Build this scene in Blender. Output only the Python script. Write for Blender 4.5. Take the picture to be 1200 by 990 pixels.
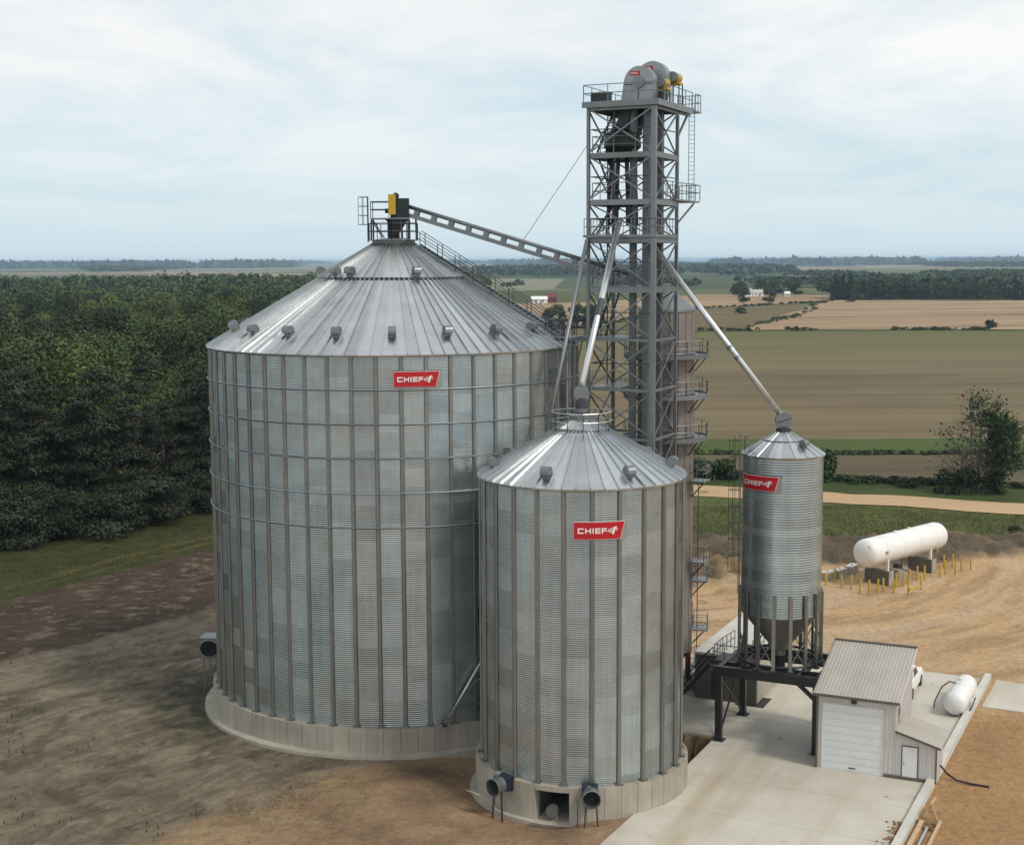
import bpy, math, random
import numpy as np
from mathutils import Vector, Matrix
PI=math.pi; rad=math.radians
for o in list(bpy.data.objects): bpy.data.objects.remove(o)
sc=bpy.context.scene
# ------------------------------------------------------------------ camera
CAMH=30.5; PITCH=rad(6.60); ROLL=rad(-0.2765)
cd=bpy.data.cameras.new('camera'); cam=bpy.data.objects.new('camera',cd); sc.collection.objects.link(cam); sc.camera=cam
cd.sensor_fit='HORIZONTAL'; cd.sensor_width=36; cd.lens=36*1638/1200; cd.clip_start=.5; cd.clip_end=80000
fw=Vector((0,math.cos(PITCH),-math.sin(PITCH))); rt=Vector((1,0,0)); up=Vector((0,math.sin(PITCH),math.cos(PITCH)))
r2=math.cos(ROLL)*rt+math.sin(ROLL)*up; u2=-math.sin(ROLL)*rt+math.cos(ROLL)*up
M3=Matrix((r2,u2,-fw)).transposed(); cam.matrix_world=Matrix.Translation((0,0,CAMH))@M3.to_4x4()
# ------------------------------------------------------------------ sky, sun, exposure
SUN_DIR=Vector((0.66,-0.52,0.95)).normalized()
SUN_EL=math.asin(SUN_DIR.z); SUN_AZ=math.atan2(SUN_DIR.x,SUN_DIR.y)
w=bpy.data.worlds.new('World'); sc.world=w; w.use_nodes=True
nt=w.node_tree; nt.nodes.clear(); N=nt.nodes.new; L=nt.links.new
wo=N('ShaderNodeOutputWorld'); bg=N('ShaderNodeBackground'); bg.inputs['Strength'].default_value=0.1
sky=N('ShaderNodeTexSky'); sky.sky_type='NISHITA'; sky.sun_disc=False; sky.sun_elevation=SUN_EL; sky.sun_rotation=SUN_AZ
sky.air_density=1.0; sky.dust_density=2.0; sky.ozone_density=1.5
tc=N('ShaderNodeTexCoord'); sep=N('ShaderNodeSeparateXYZ'); L(tc.outputs['Generated'],sep.inputs[0])
def wm(op,a,b=None,c=None):
    n=N('ShaderNodeMath'); n.operation=op
    for i,x in enumerate((a,b,c)):
        if x is None: continue
        if isinstance(x,(int,float)): n.inputs[i].default_value=x
        else: L(x,n.inputs[i])
    return n.outputs[0]
zc=wm('MAXIMUM',sep.outputs['Z'],0.0); zd=wm('ADD',zc,0.10)
cx=wm('DIVIDE',sep.outputs['X'],zd); cy=wm('DIVIDE',sep.outputs['Y'],zd)
cmb=N('ShaderNodeCombineXYZ'); L(cx,cmb.inputs[0]); L(cy,cmb.inputs[1]); cmb.inputs[2].default_value=3.7
mp=N('ShaderNodeMapping'); mp.inputs['Scale'].default_value=(1.0,0.75,1); L(cmb.outputs[0],mp.inputs[0])
n1=N('ShaderNodeTexNoise'); n1.inputs['Scale'].default_value=0.75; n1.inputs['Detail'].default_value=7; n1.inputs['Roughness'].default_value=0.62; n1.inputs['Distortion'].default_value=0.5; L(mp.outputs[0],n1.inputs['Vector'])
n2=N('ShaderNodeTexNoise'); n2.inputs['Scale'].default_value=0.3; n2.inputs['Detail'].default_value=4; L(mp.outputs[0],n2.inputs['Vector'])
cr=N('ShaderNodeValToRGB'); L(n1.outputs['Fac'],cr.inputs['Fac'])
cr.color_ramp.elements[0].position=0.36; cr.color_ramp.elements[0].color=(0,0,0,1); cr.color_ramp.elements[1].position=0.60; cr.color_ramp.elements[1].color=(1,1,1,1)
cl=N('ShaderNodeMixRGB'); cl.inputs['Color1'].default_value=(6.9,7.15,7.3,1); cl.inputs['Color2'].default_value=(9.9,9.8,9.6,1); L(n2.outputs['Fac'],cl.inputs['Fac'])
veil=N('ShaderNodeMixRGB'); L(wm('MULTIPLY_ADD',wm('POWER',zc,0.6),-0.62,0.92),veil.inputs['Fac']); veil.inputs['Color2'].default_value=(6.1,7.5,8.2,1); L(sky.outputs['Color'],veil.inputs['Color1'])
den=wm('MULTIPLY_ADD',cr.outputs['Color'],0.9,0.1)
# thin towards the horizon, where the haze takes over
thin=wm('MINIMUM',wm('MULTIPLY',zc,7.0),1.0)
fac=wm('MULTIPLY',den,thin)
mx=N('ShaderNodeMixRGB'); L(fac,mx.inputs['Fac']); L(veil.outputs[0],mx.inputs['Color1']); L(cl.outputs[0],mx.inputs['Color2'])
L(mx.outputs[0],bg.inputs['Color']); L(bg.outputs[0],wo.inputs['Surface'])
sd=bpy.data.lights.new('sun','SUN'); sd.energy=1.5; sd.angle=rad(11); sd.color=(1,0.94,0.84)
so=bpy.data.objects.new('sun',sd); sc.collection.objects.link(so); so.rotation_euler=SUN_DIR.to_track_quat('Z','Y').to_euler()
sc.view_settings.view_transform='Standard'; sc.view_settings.look='None'; sc.view_settings.exposure=0.20; sc.view_settings.gamma=1.0
sc.view_settings.use_curve_mapping=False
sc.render.engine='CYCLES'; cy_=sc.cycles
cy_.max_bounces=6; cy_.diffuse_bounces=3; cy_.glossy_bounces=3; cy_.transmission_bounces=2; cy_.transparent_max_bounces=4; cy_.volume_bounces=1
cy_.use_denoising=True; cy_.caustics_reflective=False; cy_.caustics_refractive=False; cy_.sample_clamp_indirect=4.0
random.seed(7); RNG=np.random.default_rng(7)

# ------------------------------------------------------------------ helpers
COL=sc.collection
class MB:
    def __init__(s): s.v=[]; s.f=[]
    def add(s,vs,fs):
        b=len(s.v); s.v+= [tuple(x) for x in vs]; s.f+=[tuple(b+i for i in q) for q in fs]; return s
    def box(s,x0,x1,y0,y1,z0,z1):
        return s.add([(x0,y0,z0),(x1,y0,z0),(x1,y1,z0),(x0,y1,z0),(x0,y0,z1),(x1,y0,z1),(x1,y1,z1),(x0,y1,z1)],
            [(0,3,2,1),(4,5,6,7),(0,1,5,4),(1,2,6,5),(2,3,7,6),(3,0,4,7)])
    def bar(s,p,q,w,h=None,upv=(0,0,1)):
        h=h or w; p=Vector(p); q=Vector(q); d=(q-p).normalized(); U=Vector(upv)
        if abs(d.dot(U))>.98: U=Vector((1,0,0))
        a=d.cross(U).normalized()*w/2; b=a.cross(d).normalized()*h/2
        vs=[p-a-b,p+a-b,p+a+b,p-a+b,q-a-b,q+a-b,q+a+b,q-a+b]
        return s.add(vs,[(0,1,2,3),(7,6,5,4),(0,4,5,1),(1,5,6,2),(2,6,7,3),(3,7,4,0)])
    def tube(s,p,q,r,n=8,r2=None,caps=True):
        r2=r if r2 is None else r2; p=Vector(p); q=Vector(q); d=(q-p).normalized(); U=Vector((0,0,1))
        if abs(d.dot(U))>.98: U=Vector((1,0,0))
        a=d.cross(U).normalized(); b=a.cross(d).normalized(); vs=[]
        for c,rr in ((p,r),(q,r2)):
            for i in range(n):
                t=2*PI*i/n; vs.append(c+(a*math.cos(t)+b*math.sin(t))*rr)
        fs=[(i,n+i,n+(i+1)%n,(i+1)%n) for i in range(n)]
        if caps: fs+=[tuple(range(n)),tuple(range(2*n-1,n-1,-1))]
        return s.add(vs,fs)
    def path(s,pts,r,n=6):
        for a,b in zip(pts,pts[1:]): s.tube(a,b,r,n)
        return s
    def lathe(s,prof,n=32,a0=0,a1=2*PI):
        full=abs(a1-a0-2*PI)<1e-6; m=n if full else n+1; vs=[]
        for i in range(m):
            t=a0+(a1-a0)*i/n
            for r,z in prof: vs.append((r*math.sin(t),-r*math.cos(t),z))
        k=len(prof); fs=[]
        for i in range(n):
            j=(i+1)%m
            for c in range(k-1): fs.append((i*k+c,j*k+c,j*k+c+1,i*k+c+1))
        return s.add(vs,fs)
    def sector(s,r0,r1,z0,z1,a0,a1,n=2):
        # closed block of a ring
        vs=[]; 
        for i in range(n+1):
            t=a0+(a1-a0)*i/n; S,Cc=math.sin(t),-math.cos(t)
            vs+=[(r0*S,r0*Cc,z0),(r1*S,r1*Cc,z0),(r1*S,r1*Cc,z1),(r0*S,r0*Cc,z1)]
        fs=[]
        for i in range(n):
            a=4*i;b=a+4
            fs+=[(a+1,b+1,b+2,a+2),(a+2,b+2,b+3,a+3),(a+3,b+3,b,a),(a,b,b+1,a+1)]
        fs+=[(0,1,2,3),(4*n+3,4*n+2,4*n+1,4*n)]
        return s.add(vs,fs)
    def prism(s,poly,z0,z1):
        n=len(poly); vs=[(x,y,z0) for x,y in poly]+[(x,y,z1) for x,y in poly]
        fs=[tuple(range(n-1,-1,-1)),tuple(range(n,2*n))]+[(i,(i+1)%n,n+(i+1)%n,n+i) for i in range(n)]
        return s.add(vs,fs)
    def mesh(s,name,mat,smooth=False):
        me=bpy.data.meshes.new(name); me.from_pydata(s.v,[],s.f)
        if mat: me.materials.append(mat)
        if smooth is True: me.polygons.foreach_set('use_smooth',[True]*len(me.polygons))
        elif smooth:
            me.polygons.foreach_set('use_smooth',[True]*len(me.polygons))
            try: me.set_sharp_from_angle(angle=rad(smooth))
            except Exception: pass
        me.update(); return me
    def build(s,name,mat,parent=None,smooth=False,loc=None,rz=0):
        return link(name,s.mesh(name,mat,smooth),parent,loc,rz)
def link(name,me,parent=None,loc=None,rz=0):
    o=bpy.data.objects.new(name,me); COL.objects.link(o)
    if parent: o.parent=parent
    if loc: o.location=loc
    if rz: o.rotation_euler=(0,0,rz)
    return o
def tag(o,label,cat,group=None):
    o['label']=label; o['category']=cat
    if group: o['group']=group
    return o
def thing(name,label,cat,loc=(0,0,0),rz=0,group=None):
    o=bpy.data.objects.new(name,None); COL.objects.link(o); o.location=loc; o.rotation_euler=(0,0,rz); o.empty_display_size=.3
    return tag(o,label,cat,group)
def kind(o,k,label=None,cat=None):
    o['kind']=k
    if label: o['label']=label
    if cat: o['category']=cat
    return o
def mesh_np(name,V,F,mat,smooth=False):
    V=np.asarray(V,np.float32); F=np.asarray(F,np.int32); n=F.shape[1]
    me=bpy.data.meshes.new(name); me.vertices.add(len(V)); me.vertices.foreach_set('co',V.ravel())
    me.loops.add(F.size); me.loops.foreach_set('vertex_index',F.ravel()); me.polygons.add(len(F))
    me.polygons.foreach_set('loop_start',np.arange(0,F.size,n,dtype=np.int32))
    if smooth: me.polygons.foreach_set('use_smooth',np.ones(len(F),bool))
    me.materials.append(mat); me.update(calc_edges=True); me.validate(); return me
# value noise in numpy
def vnoise(x,y,seed=0):
    x=np.asarray(x,float); y=np.asarray(y,float); xi=np.floor(x).astype(np.int64); yi=np.floor(y).astype(np.int64); fx=x-xi; fy=y-yi
    fx=fx*fx*(3-2*fx); fy=fy*fy*(3-2*fy)
    def h(a,b):
        n=(a*374761393+b*668265263+seed*1274126177)&0x7fffffff; n=((n^(n>>13))*1274126177)&0x7fffffff
        return ((n^(n>>16))&0xffff)/65535.0
    return (h(xi,yi)*(1-fx)+h(xi+1,yi)*fx)*(1-fy)+(h(xi,yi+1)*(1-fx)+h(xi+1,yi+1)*fx)*fy
def fbm(x,y,seed=0,oct=4):
    s=0;a=.5;t=0
    for k in range(oct): s=s+a*vnoise(x*2**k,y*2**k,seed+k*17); t+=a; a*=.5
    return s/t
def sstep(a,b,x): t=np.clip((x-a)/(b-a),0,1); return t*t*(3-2*t)

# ------------------------------------------------------------------ materials
def newmat(name):
    m=bpy.data.materials.new(name); m.use_nodes=True; t=m.node_tree; b=t.nodes['Principled BSDF']; return m,t,b
def nmath(t,op,a,b=None,c=None):
    n=t.nodes.new('ShaderNodeMath'); n.operation=op
    for i,x in enumerate((a,b,c)):
        if x is None: continue
        if isinstance(x,(int,float)): n.inputs[i].default_value=x
        else: t.links.new(x,n.inputs[i])
    return n.outputs[0]
def nnoise(t,scale,detail=4,rough=.55,vec=None,stretch=None,rotz=0,loc=None):
    n=t.nodes.new('ShaderNodeTexNoise'); n.inputs['Scale'].default_value=scale; n.inputs['Detail'].default_value=detail; n.inputs['Roughness'].default_value=rough
    if vec is None:
        g=t.nodes.new('ShaderNodeNewGeometry'); vec=g.outputs['Position']
    if stretch or rotz or loc:
        m=t.nodes.new('ShaderNodeMapping'); m.inputs['Rotation'].default_value=(0,0,rotz)
        if stretch: m.inputs['Scale'].default_value=stretch
        if loc: m.inputs['Location'].default_value=loc
        # rotate first, then stretch
        if rotz and stretch:
            m.inputs['Scale'].default_value=(1,1,1); m2=t.nodes.new('ShaderNodeMapping'); m2.inputs['Scale'].default_value=stretch
            t.links.new(vec,m.inputs[0]); t.links.new(m.outputs[0],m2.inputs[0]); vec=m2.outputs[0]
        else: t.links.new(vec,m.inputs[0]); vec=m.outputs[0]
    t.links.new(vec,n.inputs['Vector']); return n.outputs['Fac']
def nmix(t,f,a,b,mode='MIX'):
    n=t.nodes.new('ShaderNodeMixRGB'); n.blend_type=mode
    for i,x in zip(('Fac','Color1','Color2'),(f,a,b)):
        if isinstance(x,(int,float)): n.inputs[i].default_value=x
        elif isinstance(x,tuple): n.inputs[i].default_value=(*x[:3],1)
        else: t.links.new(x,n.inputs[i])
    return n.outputs[0]
def nramp(t,f,*stops):
    n=t.nodes.new('ShaderNodeValToRGB'); e=n.color_ramp.elements
    while len(e)<len(stops): e.new(.5)
    for el,(p,c) in zip(e,stops):
        el.position=p; el.color=(c,c,c,1) if isinstance(c,(int,float)) else (*c,1)
    t.links.new(f,n.inputs['Fac']); return n.outputs['Color']
def nbump(t,b,h,strength=.3,dist=.05):
    n=t.nodes.new('ShaderNodeBump'); n.inputs['Strength'].default_value=strength; n.inputs['Distance'].default_value=dist
    t.links.new(h,n.inputs['Height']); t.links.new(n.outputs[0],b.inputs['Normal'])
def pm(name,col,rough=.6,metal=0.,var=.2,vs=1.5,bump=0,bs=8,rnd=0.,spec=None,streak=0.):
    """colour with cloudy variation, optional per-object variation, vertical streaks and fine relief"""
    m,t,b=newmat(name)
    f=nnoise(t,vs,5,.6); lo=tuple(c*(1-var) for c in col); hi=tuple(min(1,c*(1+var)) for c in col)
    c=nmix(t,nramp(t,f,(.3,0.),(.7,1.)),lo,hi)
    if streak:
        s=nnoise(t,1.0,4,.6,stretch=(5,5,.18)); c=nmix(t,nmath(t,'MULTIPLY',nramp(t,s,(.45,0.),(.75,1.)),streak),c,tuple(x*.45 for x in col))
    if rnd:
        oi=t.nodes.new('ShaderNodeObjectInfo'); k=nmath(t,'MULTIPLY_ADD',oi.outputs['Random'],2*rnd,1-rnd)
        cc=t.nodes.new('ShaderNodeCombineXYZ'); [t.links.new(k,cc.inputs[i]) for i in range(3)]
        c=nmix(t,1.0,c,cc.outputs[0],'MULTIPLY')
    t.links.new(c,b.inputs['Base Color']); b.inputs['Roughness'].default_value=rough; b.inputs['Metallic'].default_value=metal
    if spec is not None: b.inputs['Specular IOR Level'].default_value=spec
    if bump: nbump(t,b,nnoise(t,bs,4),bump,.03)
    return m
def galv(name,col,rough,rnd,streak=.25,rv=.12,metal=.92):
    m=pm(name,col,rough,metal,.10,.7,0,8,rnd,streak=streak); t=m.node_tree; b=t.nodes['Principled BSDF']
    f=nnoise(t,6,3); t.links.new(nmath(t,'MULTIPLY_ADD',f,rv*2,rough-rv),b.inputs['Roughness']); return m
MT={}
def wallmat():
    m=galv('galvanised wall sheet',(.47,.525,.53),.22,.08,.25); t=m.node_tree; b=t.nodes['Principled BSDF']
    g=t.nodes.new('ShaderNodeNewGeometry'); sp=t.nodes.new('ShaderNodeSeparateXYZ'); t.links.new(g.outputs['Position'],sp.inputs[0]); oi=t.nodes.new('ShaderNodeObjectInfo')
    row=nmath(t,'FLOOR',nmath(t,'DIVIDE',sp.outputs['Z'],1.12)); cb=t.nodes.new('ShaderNodeCombineXYZ'); t.links.new(row,cb.inputs[0]); t.links.new(nmath(t,'MULTIPLY',oi.outputs['Random'],97.0),cb.inputs[1])
    wn=t.nodes.new('ShaderNodeTexWhiteNoise'); wn.noise_dimensions='2D'; t.links.new(cb.outputs[0],wn.inputs['Vector'])
    k=nmath(t,'MULTIPLY_ADD',wn.outputs['Value'],.24,.86); c3=t.nodes.new('ShaderNodeCombineXYZ'); [t.links.new(k,c3.inputs[i]) for i in range(3)]
    old=b.inputs['Base Color'].links[0].from_socket; c=nmix(t,1.0,old,c3.outputs[0],'MULTIPLY')
    # dusty brown bloom in places
    d=nnoise(t,.22,5,.65); c=nmix(t,nmath(t,'MULTIPLY',nramp(t,d,(.5,0.),(.72,1.)),.28),c,(.46,.41,.32)); t.links.new(c,b.inputs['Base Color'])
    f=nnoise(t,.8,3); t.links.new(nmath(t,'ADD',nmath(t,'MULTIPLY_ADD',f,.10,.16),nmath(t,'MULTIPLY',wn.outputs['Value'],.12)),b.inputs['Roughness']); return m
MT['wall']=wallmat()
MT['trunkst']=galv('dull casing steel',(.19,.20,.205),.5,.1,.25,metal=.7)
MT['hood']=galv('pale galvanised hood',(.36,.38,.38),.42,.05,.2,metal=.75)
MT['stiff']=galv('galvanised stiffener',(.30,.29,.262),.48,.12,.12)
MT['roof']=galv('galvanised roof sheet',(.56,.58,.585),.29,.15,.15,.04)
MT['steel']=galv('galvanised steelwork',(.25,.265,.27),.46,.12,.1,metal=.75)
MT['dsteel']=galv('dark steelwork',(.07,.075,.08),.5,.2,.1,metal=.6)
MT['spout']=galv('bright spout pipe',(.68,.69,.69),.36,.05,.05)
MT['black']=pm('black painted steel',(.011,.012,.014),.45,0,.3)
MT['void']=pm('black interior shade colour',(.006,.006,.007),.9,0,.1)  # black put into fan and vent mouths for the shade inside them
MT['conc']=pm('cast concrete',(.40,.36,.29),.88,0,.16,.6,.25,9,.07,streak=.35)
MT['concdark']=pm('dark concrete',(.13,.125,.10),.9,0,.2,.5,.2,9,.06,streak=.4)
MT['conclight']=pm('pale concrete',(.60,.58,.52),.88,0,.1,.5,.15,9,.04)
MT['yellow']=pm('yellow paint',(.55,.34,.02),.5,0,.15,3)
MT['boll']=pm('bollard yellow',(.50,.32,.03),.55,0,.15,3)
MT['red']=pm('sign red',(.50,.008,.016),.4,0,.06,1.5)
MT['white']=pm('white paint',(.82,.81,.78),.35,0,.05,.6)
MT['letter']=pm('white lettering',(.86,.83,.80),.45,0,.03)
MT['plate']=pm('sign backing plate',(.33,.31,.27),.6,.3,.1)
MT['redsteel']=pm('oxide red steel',(.16,.015,.012),.5,0,.2)
MT['blue']=pm('dark blue shade tint',(.012,.022,.04),.42,.2,.3)  # dark blue reflection and shade by the fans, put into the transition colour
MT['green']=pm('dark green machine paint',(.015,.028,.022),.45,.1,.3)
MT['side']=pm('warm grey siding',(.63,.605,.565),.5,.1,.05,.5,0,8,.03)
MT['shedroof']=pm('taupe metal roof',(.47,.43,.375),.5,.1,.06,.6,0,8,.04)
MT['trim']=pm('brown trim',(.13,.105,.08),.5,0,.1)
MT['door']=pm('white door paint',(.76,.77,.77),.45,0,.04)
MT['glass']=pm('dark glass',(.012,.014,.016),.08,0,.1)
MT['rubber']=pm('tyre rubber',(.02,.02,.02),.85,0,.2)
MT['screen']=galv('dryer screen',(.27,.24,.215),.55,.06,.35,metal=.5)
MT['wood']=pm('raw timber',(.55,.38,.22),.75,0,.2,4)
MT['bark']=pm('bark',(.10,.085,.065),.9,0,.3,2)
MT['palebark']=pm('pale bark',(.115,.10,.08),.9,0,.3,2)
MT['lug']=pm('clay brown lump',(.20,.12,.06),.95,0,.3)
MT['orange']=pm('orange lid',(.50,.19,.06),.6,0,.1)
def leafmat(name,col,var=.35,rnd=.38,vs=.35):
    m,t,b=newmat(name); f=nnoise(t,vs,4,.65)
    c=nmix(t,nramp(t,f,(.35,0.),(.68,1.)),tuple(x*(1-var) for x in col),(min(1,col[0]*(1+var*1.1)),min(1,col[1]*(1+var)),col[2]*(1+var*.4)))
    oi=t.nodes.new('ShaderNodeObjectInfo'); k=nmath(t,'MULTIPLY_ADD',oi.outputs['Random'],2*rnd,1-rnd)
    cc=t.nodes.new('ShaderNodeCombineXYZ'); [t.links.new(k,cc.inputs[i]) for i in range(3)]
    c=nmix(t,1.0,c,cc.outputs[0],'MULTIPLY'); t.links.new(c,b.inputs['Base Color']); b.inputs['Roughness'].default_value=.6; b.inputs['Specular IOR Level'].default_value=.25
    return m
MT['conif']=leafmat('conifer needles',(.028,.034,.017))  # needle colour darkened to stand in for cloud shade over the wood
MT['decid']=leafmat('broadleaf foliage',(.050,.076,.023))
MT['olive']=leafmat('olive yellow foliage',(.088,.092,.027))
MT['hedge']=leafmat('dark hedge foliage',(.034,.054,.019))
MT['lone']=leafmat('lone tree foliage',(.034,.062,.020))
MT['grassb']=leafmat('grass blades',(.165,.18,.075),.3,.0,.2)
MT['massleaf']=leafmat('wood canopy foliage',(.055,.080,.023),.75,.0,.045)
MT['farwood']=leafmat('distant wood foliage',(.038,.062,.026),.5,.0,.012)

# ------------------------------------------------------------------ ground
def line_side(p,pts):
    """signed distance in y above the polyline pts (x ascending), extrapolated"""
    x,y=p; P=np.array(pts); xs,ys=P[:,0],P[:,1]
    yy=np.interp(x,xs,ys)
    s0=(ys[1]-ys[0])/(xs[1]-xs[0]); s1=(ys[-1]-ys[-2])/(xs[-1]-xs[-2])
    yy=np.where(x<xs[0],ys[0]+s0*(x-xs[0]),yy); yy=np.where(x>xs[-1],ys[-1]+s1*(x-xs[-1]),yy)
    return y-yy
def inpoly(x,y,poly):
    r=np.zeros(np.shape(x),bool); n=len(poly)
    for i in range(n):
        x0,y0=poly[i]; x1,y1=poly[(i+1)%n]
        c=((y0>y)!=(y1>y))&(x<(x1-x0)*(y-y0)/(y1-y0+1e-12)+x0); r^=c
    return r
BIG=(-8.07,96.87); SML=(4.01,80.03); RB=12.6; RS=5.86
PIT=[(8.6,79.5),(10.35,81.55),(13.0,86.75),(9.6,88.0),(8.0,86.0)]
FOREST=[(-55.62,149.1),(-51.2,152.8),(-46,157.6),(-37.8,174.2)]
GRASSL=[(-46.4,123.8),(-41.5,133.3),(-32.2,147.7)]
BROWNL=[(-39.6,105),(-34.6,110.5),(-26.6,121.5)]
def make_ground():
    fx=np.concatenate([np.arange(-52,-34,.45),np.arange(-34,13.9,.24),np.arange(14,66.1,.45)]); fy=np.concatenate([np.arange(60,66,.45),np.arange(66.1,104,.24),np.arange(104.2,172.1,.4)])
    ox=[1,2,4,8,16,30,60,120,250,500,1000,2000,4000,8000,14000,24000]
    xs=np.concatenate([[fx[0]-v for v in ox[::-1]],fx,[fx[-1]+v for v in ox]]); ys=np.concatenate([[fy[0]-v for v in [400,60,20,6,2]],fy,[fy[-1]+v for v in ox]])
    X,Y=np.meshgrid(xs,ys); x=X.ravel(); y=Y.ravel()
    wob=(fbm(x/6,y/6,3)-.5)*5; wob2=(fbm(x/2.2,y/2.2,5)-.5)*2.2
    big=fbm(x/9,y/9,11); mid=fbm(x/2.5,y/2.5,12); fine=fbm(x/.9,y/.9,13,3)
    z=np.zeros_like(x)
    c=np.zeros((len(x),3))
    def col(a): return np.array(a)[None,:]
    soil=col((.215,.178,.127))*(.62+.76*mid[:,None])*(.7+.6*fine[:,None]); c[:]=soil  # left soil is toned darker: cloud shade put into its colour
    def blend(wt,colr):
        nonlocal c; wt=np.clip(wt,0,1)[:,None]; c=c*(1-wt)+colr*wt
    # left: patches of weedy green and dark churned earth on the trampled soil
    blend(sstep(.55,.72,fbm(x/5,y/5,21))*.25,col((.11,.105,.062)))
    blend(sstep(.56,.7,fbm(x/1.6,y/2.6,22))*.5,col((.055,.047,.033)))
    blend(sstep(.60,.72,fbm(x/1.1,y/1.8,23))*.6,col((.19,.165,.115)))
    ca_,sa_=math.cos(.95),math.sin(.95); al=x*ca_+y*sa_; ac=-x*sa_+y*ca_
    stk=fbm(al/1.9,ac/.36,81,3); stk2=fbm(al/5+3,ac/.9,82,3); lzone=sstep(-6,-14,x)*sstep(118,108,y)
    blend(sstep(.56,.66,stk)*lzone*.42,col((.10,.080,.057))); blend(sstep(.60,.72,1-stk)*lzone*.55,col((.27,.225,.16)))
    rt1=np.abs(((np.hypot(x+2,y-64)/1.9)%2.4)-1.2); blend((rt1<.28)*sstep(.42,.6,fbm(x/6,y/6,24))*.45*(x<-10),col((.085,.068,.048)))
    # orange dirt and straw coming from the silo foot to the front
    orange=sstep(-4,3,line_side((x+wob,y),[(-21,60),(-20,68),(-13.8,72),(0,72.5)])*-1+wob2) if False else 0
    d=(x+21+(fbm(x/4,y/4,31)-.5)*9)-(y-70.7)*0.9       # right of the line from (-21,70.7) to (-10.5,82)
    worange=sstep(-1.5,3.5,d)
    dirt=col((.32,.215,.13))*(.55+.9*mid[:,None])
    blend(worange,dirt)
    straw=sstep(.5,.62,fbm(x/2.2,y/1.3,33))*sstep(0,3,d)*sstep(9,1,d-2)
    blend(straw*.8,col((.36,.275,.15)))
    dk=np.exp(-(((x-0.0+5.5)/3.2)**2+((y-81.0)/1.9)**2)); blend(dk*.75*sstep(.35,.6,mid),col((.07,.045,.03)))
    # right: the graded yard of pale orange dirt with wheel tracks
    wr=sstep(-2,3,(x-13)+(fbm(x/5,y/5,41)-.5)*6)*sstep(60,62,y)
    rr=np.hypot(x-12,y-150); ang=np.arctan2(y-150,x-12)
    trk=fbm(rr*.9,ang*5,43); trk2=fbm((x*.9-y*.43)*1.1,(x*.43+y*.9)*.12,44)
    yard=col((.56,.375,.21))*(.86+.28*mid[:,None])
    yard=yard*(1-.22*(sstep(.48,.66,trk)*sstep(88,100,y))[:,None]); yard=yard*(1-.26*(sstep(.46,.64,trk2)*sstep(102,94,y))[:,None])
    pale=(sstep(.42,.6,fbm(rr*.5,ang*3,45)))[:,None]*.55*sstep(95,104,y)[:,None]; yard=yard*(1-pale)+col((.62,.47,.31))*pale
    nearr=sstep(95,88,y)[:,None]; yard=yard*(1-nearr)+col((.44,.265,.13))*(.85+.2*mid[:,None]+.25*trk2[:,None]-.1)*nearr
    blend(wr,yard)
    # spoil bank behind the yard
    bank=[(17.4,127.8),(22.8,131.2),(30.8,137.8),(33.6,137.8),(43.8,139.3),(53,142.2),(66,146)]
    db=line_side((x,y),bank)+wob*.5; wb=sstep(-1.5,1.5,db)*(x>5); far=line_side((x,y),[(0,153.2),(37.5,152),(70,152)])+wob2
    bankc=col((.125,.098,.068))*(.35+.7*mid[:,None]+.6*fine[:,None]); blend(wb,bankc)
    blend(sstep(.55,.7,fbm(x/3,y/3,52))*wb*.5,col((.27,.2,.12)))
    ridge=wb*sstep(1,-3,far)
    z+=ridge*(sstep(-1,4,db)*sstep(0,-4,far)*.7+ (fine-.35)*1.5+(mid-.5)*1.3)*.9
    lum=np.exp(-(((x-21)/4.5)**2+((y-131)/5)**2)); z+=lum*(.9+1.2*(fine-.4)); blend(lum*.6*sstep(.4,.6,fine),col((.33,.23,.12)))
    # grass field beyond it
    wg=sstep(-1.2,1.2,far)*(x>-5); gcol=col((.098,.115,.036))*(.8+.4*fbm(x/3,y/12,54)[:,None]); blend(wg,gcol)
    blend(wg*sstep(6,0,far)*.5,col((.07,.085,.03)))
    # left: brown tilled strip and grass strip coloured with cloud shade, forest floor
    lb=line_side((x,y),BROWNL)+wob*.35; lg=line_side((x,y),GRASSL)+wob2*.8; lf=line_side((x,y),FOREST)
    left=x<-6
    blend(sstep(-1.5,1.5,lb)*left,col((.078,.057,.038))*(.5+.8*fbm(x/1.6,y/.8,61)[:,None]))
    blend(sstep(.62,.72,fbm(x/.9,y/.7,62))*sstep(-1,1,lb)*sstep(2,-1,lg)*left*.7,col((.20,.165,.12)))
    blend(sstep(-.8,.8,lg)*left,col((.058,.062,.020))*(.65+.7*fbm(x/2.5,y/1.2,63)[:,None]))
    sl=(lg-9+(fbm(x/8,y/8,64)-.5)*3); blend(np.exp(-(sl/.9)**2)*left*.55,col((.15,.13,.04)))
    sl2=(lg-3.4+(fbm(x/8,y/8,65)-.5)*3); blend(np.exp(-(sl2/.6)**2)*left*.5*sstep(.4,.6,fbm(x/6,y/9,66)),col((.20,.18,.06)))
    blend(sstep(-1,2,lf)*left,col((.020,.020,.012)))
    # dark grass wheel rut round the big silo's left side
    rb=np.hypot(x-BIG[0],y-BIG[1]); ab=np.arctan2(-(y-BIG[1]),-(x-BIG[0]))
    wr_=sstep(13.2,14,rb)*sstep(18.4,16.2,rb+wob*.35)*sstep(-.45,-.2,ab)*sstep(.85,.55,ab)*(x<BIG[0]); blend(wr_*.85*(.35+.65*sstep(.40,.62,fbm(x/1.2,y/1.2,91))),col((.05,.054,.032))*(.6+.8*mid[:,None]))
    # relief of the trampled ground
    near=(np.abs(x)<80)&(y<175)
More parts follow.
